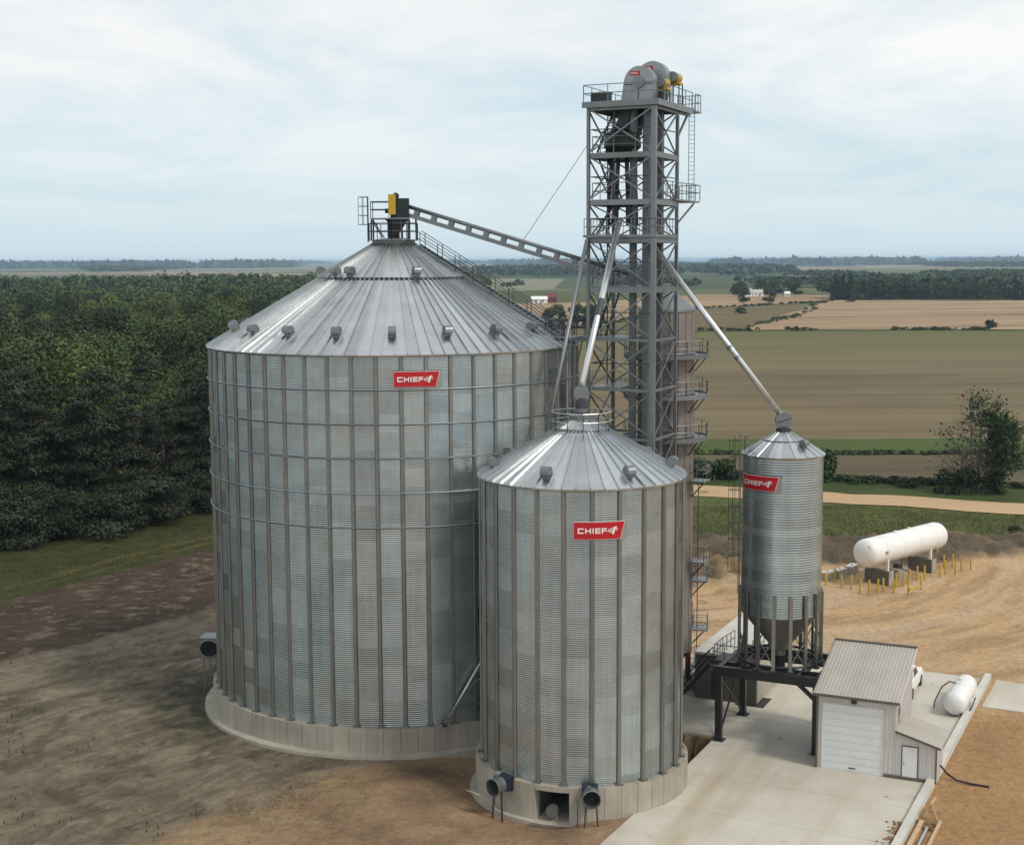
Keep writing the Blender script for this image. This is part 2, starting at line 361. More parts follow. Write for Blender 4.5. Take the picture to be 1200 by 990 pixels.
    z+=near*np.where(x<0,(mid-.5)*.30+(fine-.5)*.30,(mid-.5)*.06+(fine-.5)*.05)*sstep(13.2,15,np.hypot(x-BIG[0],y-BIG[1]))*sstep(6.6,8,np.hypot(x-SML[0],y-SML[1]))
    z+=near*lzone*((stk-.5)*.22+(stk2-.5)*.2)*sstep(13.4,15,np.hypot(x-BIG[0],y-BIG[1]))
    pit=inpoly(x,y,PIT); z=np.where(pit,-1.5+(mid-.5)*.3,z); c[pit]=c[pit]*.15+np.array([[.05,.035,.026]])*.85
    ds_=np.hypot(x-SML[0],y-SML[1]); z-=.42*sstep(9.5,7.0,ds_)*sstep(2.5,-.5,(x-SML[0])*.9-(y-SML[1])*.44-1.2)*(~pit)
    z-=.06
    farm=(y>172)|(x>66)|(x<-53); c[farm&(y>170)&(x>-30)]=(.09,.10,.035)
    nx=len(xs); ny=len(ys); I=np.arange(nx*ny).reshape(ny,nx)
    F=np.stack([I[:-1,:-1],I[:-1,1:],I[1:,1:],I[1:,:-1]],-1).reshape(-1,4)
    m,t,b=newmat('earth and fields')
    at=t.nodes.new('ShaderNodeAttribute'); at.attribute_name='zone'
    f1=nnoise(t,1.7,6,.7); f2=nnoise(t,.35,5,.65)
    base=nmix(t,nmath(t,'MULTIPLY_ADD',f1,1.0,0.0),nmix(t,1.0,at.outputs['Color'],(.52,.52,.52),'MULTIPLY'),nmix(t,1.0,at.outputs['Color'],(1.5,1.48,1.44),'MULTIPLY'))
    pbn=nnoise(t,11,5,.75); base=nmix(t,nmath(t,'MULTIPLY',nramp(t,pbn,(.35,1.),(.5,0.)),.45),base,nmix(t,1.0,base,(.55,.54,.52),'MULTIPLY')); base=nmix(t,nmath(t,'MULTIPLY',nramp(t,pbn,(.58,0.),(.7,1.)),.35),base,nmix(t,1.0,base,(1.6,1.58,1.52),'MULTIPLY'))
    cl=nramp(t,nnoise(t,3.0,6,.75),(.54,0.),(.64,1.)); base=nmix(t,nmath(t,'MULTIPLY',cl,.5),base,nmix(t,1.0,at.outputs['Color'],(.45,.42,.40),'MULTIPLY'))
    # far patchwork of fields, beyond the fields built as sheets
    g=t.nodes.new('ShaderNodeNewGeometry'); mpp=t.nodes.new('ShaderNodeMapping'); mpp.inputs['Scale'].default_value=(1/520,1/900,0); mpp.inputs['Rotation'].default_value=(0,0,.35); t.links.new(g.outputs['Position'],mpp.inputs[0])
    vo=t.nodes.new('ShaderNodeTexVoronoi'); vo.inputs['Scale'].default_value=1.0; t.links.new(mpp.outputs[0],vo.inputs['Vector'])
    s3=t.nodes.new('ShaderNodeSeparateColor'); t.links.new(vo.outputs['Color'],s3.inputs[0])
    patch=nramp(t,s3.outputs[0],(.0,(.035,.055,.02)),(.30,(.08,.11,.035)),(.5,(.18,.15,.08)),(.68,(.34,.26,.16)),(.86,(.05,.075,.025)),(1.,(.48,.42,.30)))
    sp=t.nodes.new('ShaderNodeSeparateXYZ'); t.links.new(g.outputs['Position'],sp.inputs[0])
    df=nmath(t,'MULTIPLY_ADD',sp.outputs['Y'],1/150,-1250/150); dfn=t.nodes.new('ShaderNodeClamp'); t.links.new(df,dfn.inputs[0])
    base=nmix(t,dfn.outputs[0],base,patch)
    t.links.new(base,b.inputs['Base Color']); b.inputs['Roughness'].default_value=.95; b.inputs['Specular IOR Level'].default_value=.15
    h=nmath(t,'ADD',nnoise(t,2.2,6,.7),nmath(t,'MULTIPLY',nnoise(t,9,4,.7),.35)); nbump(t,b,h,.8,.3)
    me=mesh_np('ground',np.stack([x,y,z],-1),F,m,True)
    a=me.color_attributes.new('zone','FLOAT_COLOR','POINT'); a.data.foreach_set('color',np.concatenate([c,np.ones((len(c),1))],1).astype(np.float32).ravel())
    return kind(link('ground',me),'structure')
make_ground()
def sheet(name,poly,z,mat):
    q=[]; 
    for (x0,y0),(x1,y1) in zip(poly,poly[1:]+poly[:1]):
        Ln=math.hypot(x1-x0,y1-y0); st=max(1.5,.012*math.hypot((x0+x1)/2,(y0+y1)/2)); n=max(1,min(160,int(Ln/st)))
        for i in range(n):
            f=i/n; x=x0+(x1-x0)*f; y=y0+(y1-y0)*f; a=.0035*math.hypot(x,y)+.1
            q.append((x+(float(fbm(x/st/2.5,y/st/2.5,5,3))-.5)*a*1.5,y+(float(fbm(x/st/2.5+9,y/st/2.5,6,3))-.5)*a*4))
    m=MB(); m.add([(x,y,z) for x,y in q],[tuple(range(len(q)))]); return kind(m.build(name,mat),'structure')
def fieldmat(name,c1,c2,rot,rows=.9,amp=.35,c3=None,band=None):
    m,t,b=newmat(name); f=nnoise(t,.02,5,.6); s=nnoise(t,rows,3,.6,stretch=(1,.02,1),rotz=rot); big=nnoise(t,.035,3,.6,stretch=(1,.10,1),rotz=rot)
    c=nmix(t,nramp(t,f,(.35,0.),(.65,1.)),c1,c2); c=nmix(t,nmath(t,'MULTIPLY',nramp(t,s,(.38,0.),(.66,1.)),amp*1.3),c,tuple(x*.55 for x in c1))
    c=nmix(t,nmath(t,'MULTIPLY',nramp(t,big,(.42,0.),(.60,1.)),amp),c,tuple(x*1.35 for x in c2))
    if c3:
        g=t.nodes.new('ShaderNodeNewGeometry'); sp=t.nodes.new('ShaderNodeSeparateXYZ'); t.links.new(g.outputs['Position'],sp.inputs[0])
        w_=nmath(t,'MULTIPLY_ADD',sp.outputs['Y'],1/(band[1]-band[0]),-band[0]/(band[1]-band[0])); w_=nmath(t,'ADD',w_,nmath(t,'MULTIPLY_ADD',f,1.2,-.6)); k=t.nodes.new('ShaderNodeClamp'); t.links.new(w_,k.inputs[0])
        c=nmix(t,k.outputs[0],c,c3)
    t.links.new(c,b.inputs['Base Color']); b.inputs['Roughness'].default_value=.95; b.inputs['Specular IOR Level'].default_value=.1
    nbump(t,b,nnoise(t,1.2,4,.7),.5,.2); return m
FZ=.04
sheet('brown_field',[(-60,238),(-45,560),(-3,531),(80,594),(145,596),(330,583),(140,235.5)],FZ,fieldmat('tilled brown field',(.150,.116,.064),(.185,.145,.082),1.5,.16,.42,(.128,.130,.050),(380,600)))
sheet('green_strip',[(-60,220),(-60,238),(140,235.5),(128,216.5)],FZ+.02,fieldmat('bright grass strip',(.058,.085,.022),(.080,.102,.03),1.5,.5,.3))
sheet('brown_plot',[(-10,197.5),(-60,219),(128,215.5),(112,178)],FZ-.02,fieldmat('small brown plot',(.095,.078,.046),(.12,.096,.058),1.5,.25,.4))
sheet('hedge_bank',[(-60,560),(-45,575),(-3,546),(80,609),(145,610),(330,597),(330,583),(145,596),(80,594),(-3,531),(-45,560)],FZ+.03,fieldmat('dark rough grass bank',(.04,.06,.018),(.06,.08,.025),1.5,.3,.4))
sheet('olive_field',[(-80,640),(-45,575),(-3,546),(80,609),(99,609),(160,770),(216,984),(118,876),(36,650),(-4,640)],FZ,fieldmat('olive field',(.125,.102,.048),(.16,.125,.062),1.4,.06,.4))
sheet('stubble_field',[(101,610),(145,610),(330,597),(700,640),(640,1035),(373,1021),(242,1043),(216,984)],FZ+.01,fieldmat('tan stubble field',(.29,.20,.118),(.36,.25,.15),1.32,.05,.6))
sheet('tan_field',[(-90,650),(-4,650),(36,660),(118,890),(216,1000),(242,1050),(285,1190),(167,1250),(63,1030),(-6,1000),(-90,1000)],FZ+.02,fieldmat('pale tan field',(.27,.19,.105),(.33,.235,.135),1.5,.05,.5))
m=fieldmat('gravel road',(.44,.30,.165),(.52,.37,.215),1.2,.6,.2)
sheet('dirt_road',[(-70,216),(-40,207.5),(-.04,195.6),(25.5,188),(44.5,180.4),(64,172.7),(112,152),(110,143.5),(61.3,165),(42.7,172.6),(24.3,178.9),(-.04,185.9),(-42,198),(-73,207)],FZ+.01,m)
sheet('green_verge',[(-70,217),(-10,199.5),(26.4,195.4),(42.8,193),(112,177),(112,153),(64,173),(44.5,180.7),(25.5,188.3),(-.04,195.9),(-40,208)],FZ,fieldmat('rough roadside grass',(.040,.062,.018),(.065,.085,.025),1.2,.5,.4))
sheet('roadside_meadow',[(-60,171),(-43,197.5),(-.04,185.6),(24.3,178.6),(44.2,171.5)],FZ-.02,fieldmat('meadow',(.095,.112,.036),(.115,.13,.045),1.5,.5,.25))

# ------------------------------------------------------------------ concrete slab
TH=rad(25.5); U=Vector((math.cos(TH),-math.sin(TH),0)); Vv=Vector((math.sin(TH),math.cos(TH),0))
SH=Vector((18.28,81.38,0))
def site(a,b,z=0): 
    p=SH+U*a+Vv*b; return (p.x,p.y,z)
def clip(poly,n,d,keep):
    out=[]
    for i in range(len(poly)):
        p=poly[i]; q=poly[(i+1)%len(poly)]; sp=(p[0]*n[0]+p[1]*n[1]-d)*keep; sq=(q[0]*n[0]+q[1]*n[1]-d)*keep
        if sp>=0: out.append(p)
        if sp*sq<0: t=sp/(sp-sq); out.append((p[0]+(q[0]-p[0])*t,p[1]+(q[1]-p[1])*t))
    return out
def slabmat():
    m,t,b=newmat('poured slab concrete')
    c=nmix(t,nramp(t,nnoise(t,.25,5,.65),(.3,0.),(.7,1.)),(.52,.48,.40),(.62,.585,.505))
    tr=nnoise(t,.38,3,.6,stretch=(1,.08,1),rotz=TH); c=nmix(t,nmath(t,'MULTIPLY',nramp(t,tr,(.48,0.),(.66,1.)),.55),c,(.38,.29,.165))
    sp=nnoise(t,1.2,3,.6); c=nmix(t,nmath(t,'MULTIPLY',nramp(t,sp,(.66,0.),(.72,1.)),.35),c,(.30,.25,.18))
    st_=nnoise(t,.11,5,.7); c=nmix(t,nmath(t,'MULTIPLY',nramp(t,st_,(.5,0.),(.68,1.)),.4),c,(.40,.345,.25))
    oil=nnoise(t,.8,2,.5,loc=(7,3,0)); c=nmix(t,nmath(t,'MULTIPLY',nramp(t,oil,(.72,0.),(.75,1.)),.55),c,(.14,.115,.085))
    t.links.new(c,b.inputs['Base Color']); b.inputs['Roughness'].default_value=.85; b.inputs['Specular IOR Level'].default_value=.25; nbump(t,b,nnoise(t,14,3),.12,.02); return m
MT['slab']=slabmat()
SLAB=[(1.0,63.5),(10.35,81.45),(13.05,87.0),(9.3,88.45),(8.2,89.6),(9.6,100),(12,106),(22,104.6),(31.06,100.7),(34.2,99.0),(20.2,70.5),(16.6,63.2)]
slab=bpy.data.objects.new('concrete_slab',None); COL.objects.link(slab); kind(slab,'structure')
nV=(Vv.x,Vv.y)
cuts=[-40]+[SH.x*nV[0]+SH.y*nV[1]+k for k in (-9.5,-4.2,1.2,7,13,19)]+[500]
for a,b_ in zip(cuts,cuts[1:]):
    p=clip(clip(SLAB,nV,a+.012,1),nV,b_-.012,-1)
    if len(p)<3: continue
    MB().prism(p,-1.8,.10).build('slab_panel',MT['slab'],slab)
kind(MB().prism([(32.1,92.9),(35.2,99.0),(37.2,97.6),(47,93.2),(43.5,86.9)],-.3,.03).build('concrete_pad',MT['slab']),'structure')

# ------------------------------------------------------------------ grain silos
def arc_xy(r,t): return (r*math.sin(t),-r*math.cos(t))
def wall_panel_mesh(name,R,z0,z1,dang,pitch,amp,segs=2,k=6):
    n=int(round((z1-z0)/pitch)); rows=n*k+1
    z=np.linspace(z0,z1,rows); r=R+amp*np.sin(2*PI*(z-z0)/pitch)
    t=np.linspace(0,dang,segs+1)
    V=np.stack([np.outer(np.sin(t),r),-np.outer(np.cos(t),r),np.tile(z,(segs+1,1))],-1).reshape(-1,3)
    I=np.arange((segs+1)*rows).reshape(segs+1,rows)
    F=np.stack([I[:-1,:-1],I[1:,:-1],I[1:,1:],I[:-1,1:]],-1).reshape(-1,4)
    return mesh_np(name,V,F,MT['wall'],True)
def roof_panel_mesh(name,r0,z0,r1,z1,dang,ribh=.11,ribw=.055):
    m=MB(); A=lambda r,z,t,h=0:(*arc_xy(r,t),z+h)
    m.add([A(r0,z0,0),A(r0,z0,dang/2),A(r0,z0,dang),A(r1,z1,dang),A(r1,z1,dang/2),A(r1,z1,0)],[(0,1,4,5),(1,2,3,4)])
    m.add([A(r0,z0,0),A(r0,z0,dang/2),A(r0,z0,dang),A(r0-.01,z0-.1,dang),A(r0-.01,z0-.1,dang/2),A(r0-.01,z0-.1,0)],[(0,5,4,1),(1,4,3,2)])
    w0=ribw/r0; w1=ribw/max(r1,.3)
    vs=[]
    for r,z,wt in ((r0,z0,w0),(r1,z1,min(w1,dang*.3))):
        vs+=[A(r,z,-wt/2),A(r,z,-wt/2,ribh),A(r,z,wt/2,ribh),A(r,z,wt/2)]
    m.add(vs,[(0,1,2,3),(7,6,5,4),(0,4,5,1),(1,5,6,2),(2,6,7,3)])
    return m.mesh(name,MT['roof'])
def vent_mesh():
    # gooseneck vent: neck, half-round hood, dark mouth that looks down the slope (local -y is downslope)
    m=MB(); n=8; w=.31
    prof=[(.18,0),(.18,.45)]+[(.18-.36*(1-math.cos(PI*i/n))/1.0*.5-.0,.45+.30*math.sin(PI*i/n)) for i in range(1,n)]
    pts=[(.30,-.12),(.30,.40)]+[(.30-.42+.42*math.cos(PI*i/n),.40+.34*math.sin(PI*i/n)) for i in range(1,n+1)]+[(-.54,.18),(-.20,.20),(-.20,-.25)]
    k=len(pts); vs=[(-w,y,z) for y,z in pts]+[(w,y,z) for y,z in pts]
    fs=[tuple(range(k)),tuple(range(2*k-1,k-1,-1))]+[(i,k+i,k+(i+1)%k,(i+1)%k) for i in range(k)]
    m.add(vs,fs); return m
def rail(parent,pts,h=1.07,sp=1.6,r=.028,mat='steel',mid=True,name='railing',closed=False,posts=True):
    m=MB(); P=[Vector(p) for p in pts]
    if closed: P=P+[P[0]]
    for a,b in zip(P,P[1:]):
        for hh in ((h,h*.52) if mid else (h,)): m.tube(a+Vector((0,0,hh)),b+Vector((0,0,hh)),r,5)
        n=max(1,int(round((b-a).length/sp)))
        for i in range(n+1 if posts else 0):
            q=a.lerp(b,i/n); m.tube(q,q+Vector((0,0,h)),r,5)
    return m.build(name,MT[mat],parent)
def foundation(t,R,h,N,foot,fz=.16,phase=0,skip=None,lint=.5,skipz=None):
    d=2*PI/N; me=MB().sector(R-.25,R+.40,-.9,h,.011/R,d-.011/R,3).mesh('foundation_panel',MT['conc'])
    lm=MB().sector(R-.25,R+.40,skipz or h-.4,h,.0,d,3).mesh('lintel',MT['conc'])
    for i in range(N):
        a=phase+i*d
        if skip and (skip[0]-1e-3<((a+PI)%(2*PI)-PI)<skip[1]-1e-3): link('lintel',lm,t,None,a); continue
        link('foundation_panel',me,t,None,a)
    # recessed core behind the joints
    MB().lathe([(R+.365,-.9),(R+.365,h-.012),(R-.3,h-.012)],96,*( (skip[1],skip[0]+2*PI) if skip else (0,2*PI))).build('foundation_core',MT['concdark'],t,True)
    MB().lathe([(R+.3,fz),(R+foot,fz-.02),(R+foot+.04,-.9)],96).build('footing_ring',MT['conc'],t,30)
def add_sign(name,label,C,R,phi,zc,wd,hg):
    """red panel bent to the wall, white letters and emblem"""
    t=thing(name,label,'sign',(C[0],C[1],zc),0,'red signs on the silos')
    def bent(m,poly,o0,o1):
        # polygon given as convex quads in (s,t)
        n=len(poly); f=[]; 
        for off in (o0,o1):
            for s,tt in poly: a=phi+s/R; f.append(((R+off)*math.sin(a),-(R+off)*math.cos(a),tt))
        m.add(f,[tuple(range(n-1,-1,-1)),tuple(range(n,2*n))]+[(i,(i+1)%n,n+(i+1)%n,n+i) for i in range(n)])
    def strip(m,s0,s1,top,bot,o0,o1,slant=0,n=10):
        for i in range(n):
            a=i/n; b=(i+1)/n
            bent(m,[(s0+(s1-slant-s0)*a,bot),(s0+(s1-slant-s0)*b,bot),(s0+(s1-s0)*b,top),(s0+(s1-s0)*a,top)],o0,o1)
    W=wd; H=hg; off=.13
    m=MB(); strip(m,-W/2-.07,W/2+.16,H/2+.04,-H/2-.06,off-.03,off); m.build('backing_plate',MT['plate'],t)
    m=MB(); strip(m,-W/2-.025,W/2+.035,H/2+.025,-H/2-.025,off+.002,off+.02,.26*W/2.75); m.build('border',MT['letter'],t)
    m=MB(); strip(m,-W/2,W/2,H/2,-H/2,off+.022,off+.04,.24*W/2.75); m.build('panel',MT['red'],t)
    # lettering CHIEF: wide squared letters, seen from outside (s to the right)
    k=W/54.; lh=5.6*k*1.05; th=1.35*k; y0=-lh/2-.1*k; y1=lh/2-.1*k; x=-W/2+4.0*k
    m=MB()
    def B(a,b,c,d): 
        n=max(1,int((b-a)/(.2))); 
        for i in range(n): bent(m,[(a+(b-a)*i/n,c),(a+(b-a)*(i+1)/n,c),(a+(b-a)*(i+1)/n,d),(a+(b-a)*i/n,d)],off+.042,off+.06)
    wl=6.2*k
    B(x,x+th,y0,y1); B(x+th,x+wl,y1-th,y1); B(x+th,x+wl,y0,y0+th); x+=wl+1.5*k
    B(x,x+th,y0,y1); B(x+wl-th,x+wl,y0,y1); B(x+th,x+wl-th,-th/2-.1*k,th/2-.1*k); x+=wl+1.5*k
    B(x,x+th,y0,y1); x+=th+1.5*k
    we=5.4*k
    B(x,x+th,y0,y1)
    for q in (y0,-th/2-.1*k,y1-th): B(x+th,x+we,q,q+th*.92)
    x+=we+1.4*k
    B(x,x+th,y0,y1)
    for q in (-th/2-.1*k,y1-th): B(x+th,x+we,q,q+th*.92)
    x+=we+.8*k
    m.build('lettering',MT['letter'],t)
    m=MB()
    for i in range(4):   # feather strokes of the emblem, leaning to the right
        a=x+i*1.5*k; hh=(1.6+.75*i)*k
        bent(m,[(a,-hh*.75-.4*k),(a+.75*k,-hh*.75-.4*k),(a+.75*k+hh*.55,hh),(a+hh*.55,hh)],off+.042,off+.06)
    a=x+6.0*k
    bent(m,[(a-.9*k,-4.2*k),(a+.8*k,-4.2*k),(a+2.2*k,.6*k),(a+4.2*k,4.4*k),(a+.8*k,3.6*k)],off+.042,off+.06)
    bent(m,[(a+3.0*k,-.3*k),(a+3.9*k,-.3*k),(a+5.0*k,2.6*k),(a+4.3*k,2.6*k)],off+.042,off+.06)
    m.build('emblem',MT['letter'],t); return t
def fan(t,R,phi,z,legs=True):
    """round aeration fan on the wall: transition tinted with dark blue shade, galvanised drum, black mouth"""
    f=bpy.data.objects.new('aeration_fan',None); COL.objects.link(f); f.parent=t; f.rotation_euler=(0,0,phi)
    MB().add([(-.45,-R+.05,z-.4),(.45,-R+.05,z-.4),(.45,-R+.05,z+.45),(-.45,-R+.05,z+.45),(-.33,-R-.6,z-.33),(.33,-R-.6,z-.33),(.33,-R-.6,z+.33),(-.33,-R-.6,z+.33)],[(0,1,5,4),(1,2,6,5),(2,3,7,6),(3,0,4,7),(4,5,6,7)]).build('transition',MT['blue'],f)
    m=MB(); n=24; vs=[];
    for r,y in ((.46,-R-.55),(.46,-R-1.1),(.53,-R-1.2),(.47,-R-1.22),(.44,-R-.9)):
        for i in range(n): a=2*PI*i/n; vs.append((r*math.cos(a),y,z+r*math.sin(a)))
    fs=[(j*n+i,j*n+(i+1)%n,(j+1)*n+(i+1)%n,(j+1)*n+i) for j in range(4) for i in range(n)]
    m.add(vs,fs).build('drum',MT['steel'],f,40)
    MB().tube((0,-R-.84,z),(0,-R-.9,z),.45,20).build('mouth',MT['void'],f)
    mm=MB()
    for i in range(5):
        a=2*PI*i/5; mm.bar((0,-R-.93,z),(.40*math.cos(a),-R-.92,z+.40*math.sin(a)),.16,.02,(0,1,0))
    mm.tube((0,-R-.9,z),(0,-R-1.0,z),.12,10); mm.build('impeller',MT['void'],f)
    if legs:
        for s in (-.35,.35): MB().bar((s*.8,-R-.8,z-.35),(s*1.1,-R-.85,-.6),.08).build('leg',MT['dsteel'],f)
    MB().box(-.2,.0,-R-.95,-R-.72,z+.44,z+.62).build('junction_box',MT['steel'],f)
    return f
def silo(name,label,C,R,zb,ze,nst,phase,roof_n,zp,rp,pitch=.13,amp=.0065,group='corrugated grain silos'):
    t=thing(name,label,'silo',(C[0],C[1],0),0,group)
    d=2*PI/nst; wm_=wall_panel_mesh('wall_panel',R,zb,ze,d,pitch,amp)
    sm=MB(); w=.088
    # hat-section stiffener
    sm.add([(-w-.05,-R-.02,zb),(-w,-R-.11,zb),(w,-R-.11,zb),(w+.05,-R-.02,zb),(-w-.05,-R-.02,ze-.02),(-w,-R-.11,ze-.02),(w,-R-.11,ze-.02),(w+.05,-R-.02,ze-.02)],[(0,1,5,4),(1,2,6,5),(2,3,7,6),(0,3,2,1),(4,5,6,7)])
    sme=sm.mesh('stiffener',MT['stiff'])
    foot=MB().box(-.2,.2,-R-.26,-R-.05,zb-.012,zb+.1).mesh('stiffener_foot',MT['stiff'])
    for i in range(nst):
        a=phase+i*d; link('wall_panel',wm_,t,None,a); s=link('stiffener',sme,t,None,a); link('stiffener_foot',foot,s)
    return t
# ---- big silo
BZB,BZE=1.7,24.9
B_=silo('grain_silo','huge corrugated galvanised grain silo with conical roof, stiffener ribs and wind rings',BIG,RB,BZB,BZE,52,-.012,104,31.6,1.3)
foundation(B_,RB,BZB,76,1.0)
def tor(R,z,r,n=104): 
    m=MB(); k=6; vs=[]
    for i in range(n):
        a=2*PI*i/n
        for j in range(k): b=2*PI*j/k; rr=R+r*math.cos(b); vs.append((rr*math.sin(a),-rr*math.cos(a),z+r*math.sin(b)))
    return m.add(vs,[(i*k+j,((i+1)%n)*k+j,((i+1)%n)*k+(j+1)%k,i*k+(j+1)%k) for i in range(n) for j in range(k)])
for i in range(5): tor(RB+.16,BZE-2.12*(i+1),.048).build('wind_ring',MT['steel'],B_,True)
def rz_(R0,z0,R1,z1,r): return z0+(z1-z0)*(R0-r)/(R0-R1)
RO,ZO,RP,ZP=RB+.22,BZE-.02,1.35,31.6
zf=lambda r: rz_(RO,ZO,RP,ZP,r)
d=2*PI/104; lo=roof_panel_mesh('roof_panel',RO,ZO,4.95,zf(4.95),d); hi=roof_panel_mesh('roof_panel',5.25,zf(5.25)+.12,RP,ZP+.12,2*PI/52)
for i in range(104): link('roof_panel',lo,B_,None,.02+i*d)
for i in range(52): link('roof_panel',hi,B_,None,.05+i*2*PI/52)
tor(5.22,zf(5.22)+.06,.07).build('roof_seam_ring',MT['dsteel'],B_,True)
MB().lathe([(RP+.12,ZP+.05),(RP+.12,ZP+.32),(.9,ZP+.45),(0.01,ZP+.5)],36).build('peak_collar',MT['steel'],B_,40)
MB().lathe([(RO-.12,ZO-.02),(RO-.02,ZO-.10),(RB-.1,ZO-.12)],104).build('eave_ring',MT['stiff'],B_)
vmesh=vent_mesh().mesh('roof_vent',MT['steel'],35); mouth=MB().box(-.29,.29,-.53,-.21,.165,.195).mesh('vent_mouth',MT['void'])
def vents(t,zfun,r,angs):
    for a in angs:
        v=link('roof_vent',vmesh,t,(*arc_xy(r,a),zfun(r)),a); v.scale=(.8,.8,.8); link('vent_mouth',mouth,v)
vents(B_,zf,11.0,[rad(3.8+18*i) for i in range(20)]); vents(B_,lambda r:zf(r)+.12,5.0,[rad(v) for v in (21.7,-30,-45,-95,75,130,180)])
# peak platform with drive support
PK=Vector((0,0,ZP+.4))
pl=MB(); [pl.sector(.7,1.75,ZP+.30,ZP+.36,2*PI*i/12,2*PI*(i+1)/12,1) for i in range(12)]; pl.build('peak_platform',MT['steel'],B_)
rail(B_,[(*arc_xy(1.7,2*PI*i/10),ZP+.36) for i in range(10)],1.1,3,.03,closed=True,name='peak_railing',mat='dsteel')
m=MB(); m.box(-1.5,1.1,-.75,.75,ZP+1.75,ZP+1.83); m.build('drive_platform',MT['steel'],B_)
for x,y in ((-1.45,-.7),(-1.45,.7),(1.05,-.7),(1.05,.7)): MB().bar((x,y,ZP+.3),(x,y,ZP+1.75),.1).build('platform_post',MT['dsteel'],B_)
m=MB()
for y in (-.7,.7): m.bar((-1.45,y,ZP+1.7),(-.7,y,ZP+.5),.07)
m.build('platform_brace',MT['dsteel'],B_)
rail(B_,[(1.0,-.73,ZP+1.83),(-1.48,-.73,ZP+1.83),(-1.48,.73,ZP+1.83),(1.0,.73,ZP+1.83)],1.1,1.2,.03,mat='dsteel')
m=MB()
for y in (-.25,.25): m.tube((-1.75,y,ZP+.2),(-1.75,y,ZP+3.3),.03,5)
for i in range(10): m.tube((-1.75,-.25,ZP+.4+i*.3),(-1.75,.25,ZP+.4+i*.3),.018,5)
for i in range(4): 
    z=ZP+1.4+i*.62; m.path([(-1.75,-.3,z),(-2.15,-.35,z),(-2.4,0,z),(-2.15,.35,z),(-1.75,.3,z)],.022,5)
for y,x in ((-.33,-2.1),(0,-2.4),(.33,-2.1)): m.tube((x,y,ZP+1.4),(x,y,ZP+3.3),.02,5)
m.build('caged_ladder',MT['dsteel'],B_)
MB().lathe([(.42,ZP+.4),(.42,ZP+1.6),(.6,ZP+1.75)],20).build('inlet_chute',MT['black'],B_,30)
# roof stair to the right with handrails
SA=rad(70); sx,sy=math.sin(SA),-math.cos(SA); px_,py_=math.cos(SA),math.sin(SA)
def sp(r,s,h): return (r*sx+s*px_,r*sy+s*py_,zf(r)+.12+h)
for s in (-.4,.4): MB().bar(sp(12.5,s,.12),sp(1.8,s,.14),.06,.2).build('stair_stringer',MT['steel'],B_)
tread=MB().box(-.13,.13,-.38,.38,-.015,.015).mesh('stair_tread',MT['steel'])
for i in range(36):
    r=12.3-i*.29; link('stair_tread',tread,B_,sp(r,0,.22),math.atan2(sy,sx))
for s in (-.43,.43):
    m=MB()
    for h in (1.05,.6): m.tube(sp(12.5,s,h+.1),sp(1.9,s,h+.1),.026,5)
    for i in range(9): r=12.4-i*1.28; m.tube(sp(r,s,.1),sp(r,s,1.15),.03,5)
    m.build('stair_handrail',MT['dsteel'],B_)
# eave landing
eb=[sp(11.8,-1.1,0),sp(13.2,-1.1,0),sp(13.2,1.6,0),sp(11.8,1.6,0)]; ez=25.5
MB().add([(p[0],p[1],ez) for p in eb]+[(p[0],p[1],ez-.08) for p in eb],[(0,1,2,3),(7,6,5,4),(0,4,5,1),(1,5,6,2),(2,6,7,3),(3,7,4,0)]).build('eave_landing',MT['steel'],B_)
rail(B_,[(p[0],p[1],ez) for p in (eb[0],eb[1])],1.07,.9,.03,mat='dsteel'); rail(B_,[(p[0],p[1],ez) for p in (eb[2],eb[3])],1.07,.9,.03,mat='dsteel')
m=MB()
for s in (-1.0,1.5): a=sp(13.15,s,0); b=sp(12.75,s,0); m.bar((a[0],a[1],ez-.1),(b[0],b[1],ez-1.8),.08)
m.build('landing_bracket',MT['steel'],B_)
# square fan housing on the left, and the brace pipes at the foot
f=bpy.data.objects.new('square_fan_housing',None); COL.objects.link(f); f.parent=B_; f.rotation_euler=(0,0,rad(-97)); f.scale=(.9,1,.9)
zF=3.3
m=MB(); m.box(-.85,.85,-RB-1.9,-RB-.4,zF-.85,zF+.85); m.build('housing_box',MT['steel'],f)
m=MB(); n=20
m.add([(-.87,-RB-1.15+.62*math.cos(2*PI*i/n),zF+.62*math.sin(2*PI*i/n)) for i in range(n)],[tuple(range(n))]); 
m2=MB(); m2.tube((.84,-RB-1.15,zF),(.875,-RB-1.15,zF),.66,24); m2.build('intake_hole',MT['void'],f)
m2=MB(); vs=[]
for r,x in ((.66,.86),(.74,.90),(.68,.92)):
    for i in range(24): a=2*PI*i/24; vs.append((x,-RB-1.15+r*math.cos(a),zF+r*math.sin(a)))
m2.add(vs,[(j*24+i,j*24+(i+1)%24,(j+1)*24+(i+1)%24,(j+1)*24+i) for j in range(2) for i in range(24)]); m2.build('intake_ring',MT['steel'],f)
MB().box(-.6,.6,-RB-.42,-RB+.05,zF-.6,zF+.7).build('transition',MT['steel'],f)
for s in (-.7,.7): MB().bar((s,-RB-1.6,zF-.85),(s,-RB-1.6,-.3),.1).build('leg',MT['steel'],f)
add_sign('wall_sign','red CHIEF sign high on the biggest silo, just under its eave',BIG,RB,rad(10.5),24.15-.75,2.75,.92)
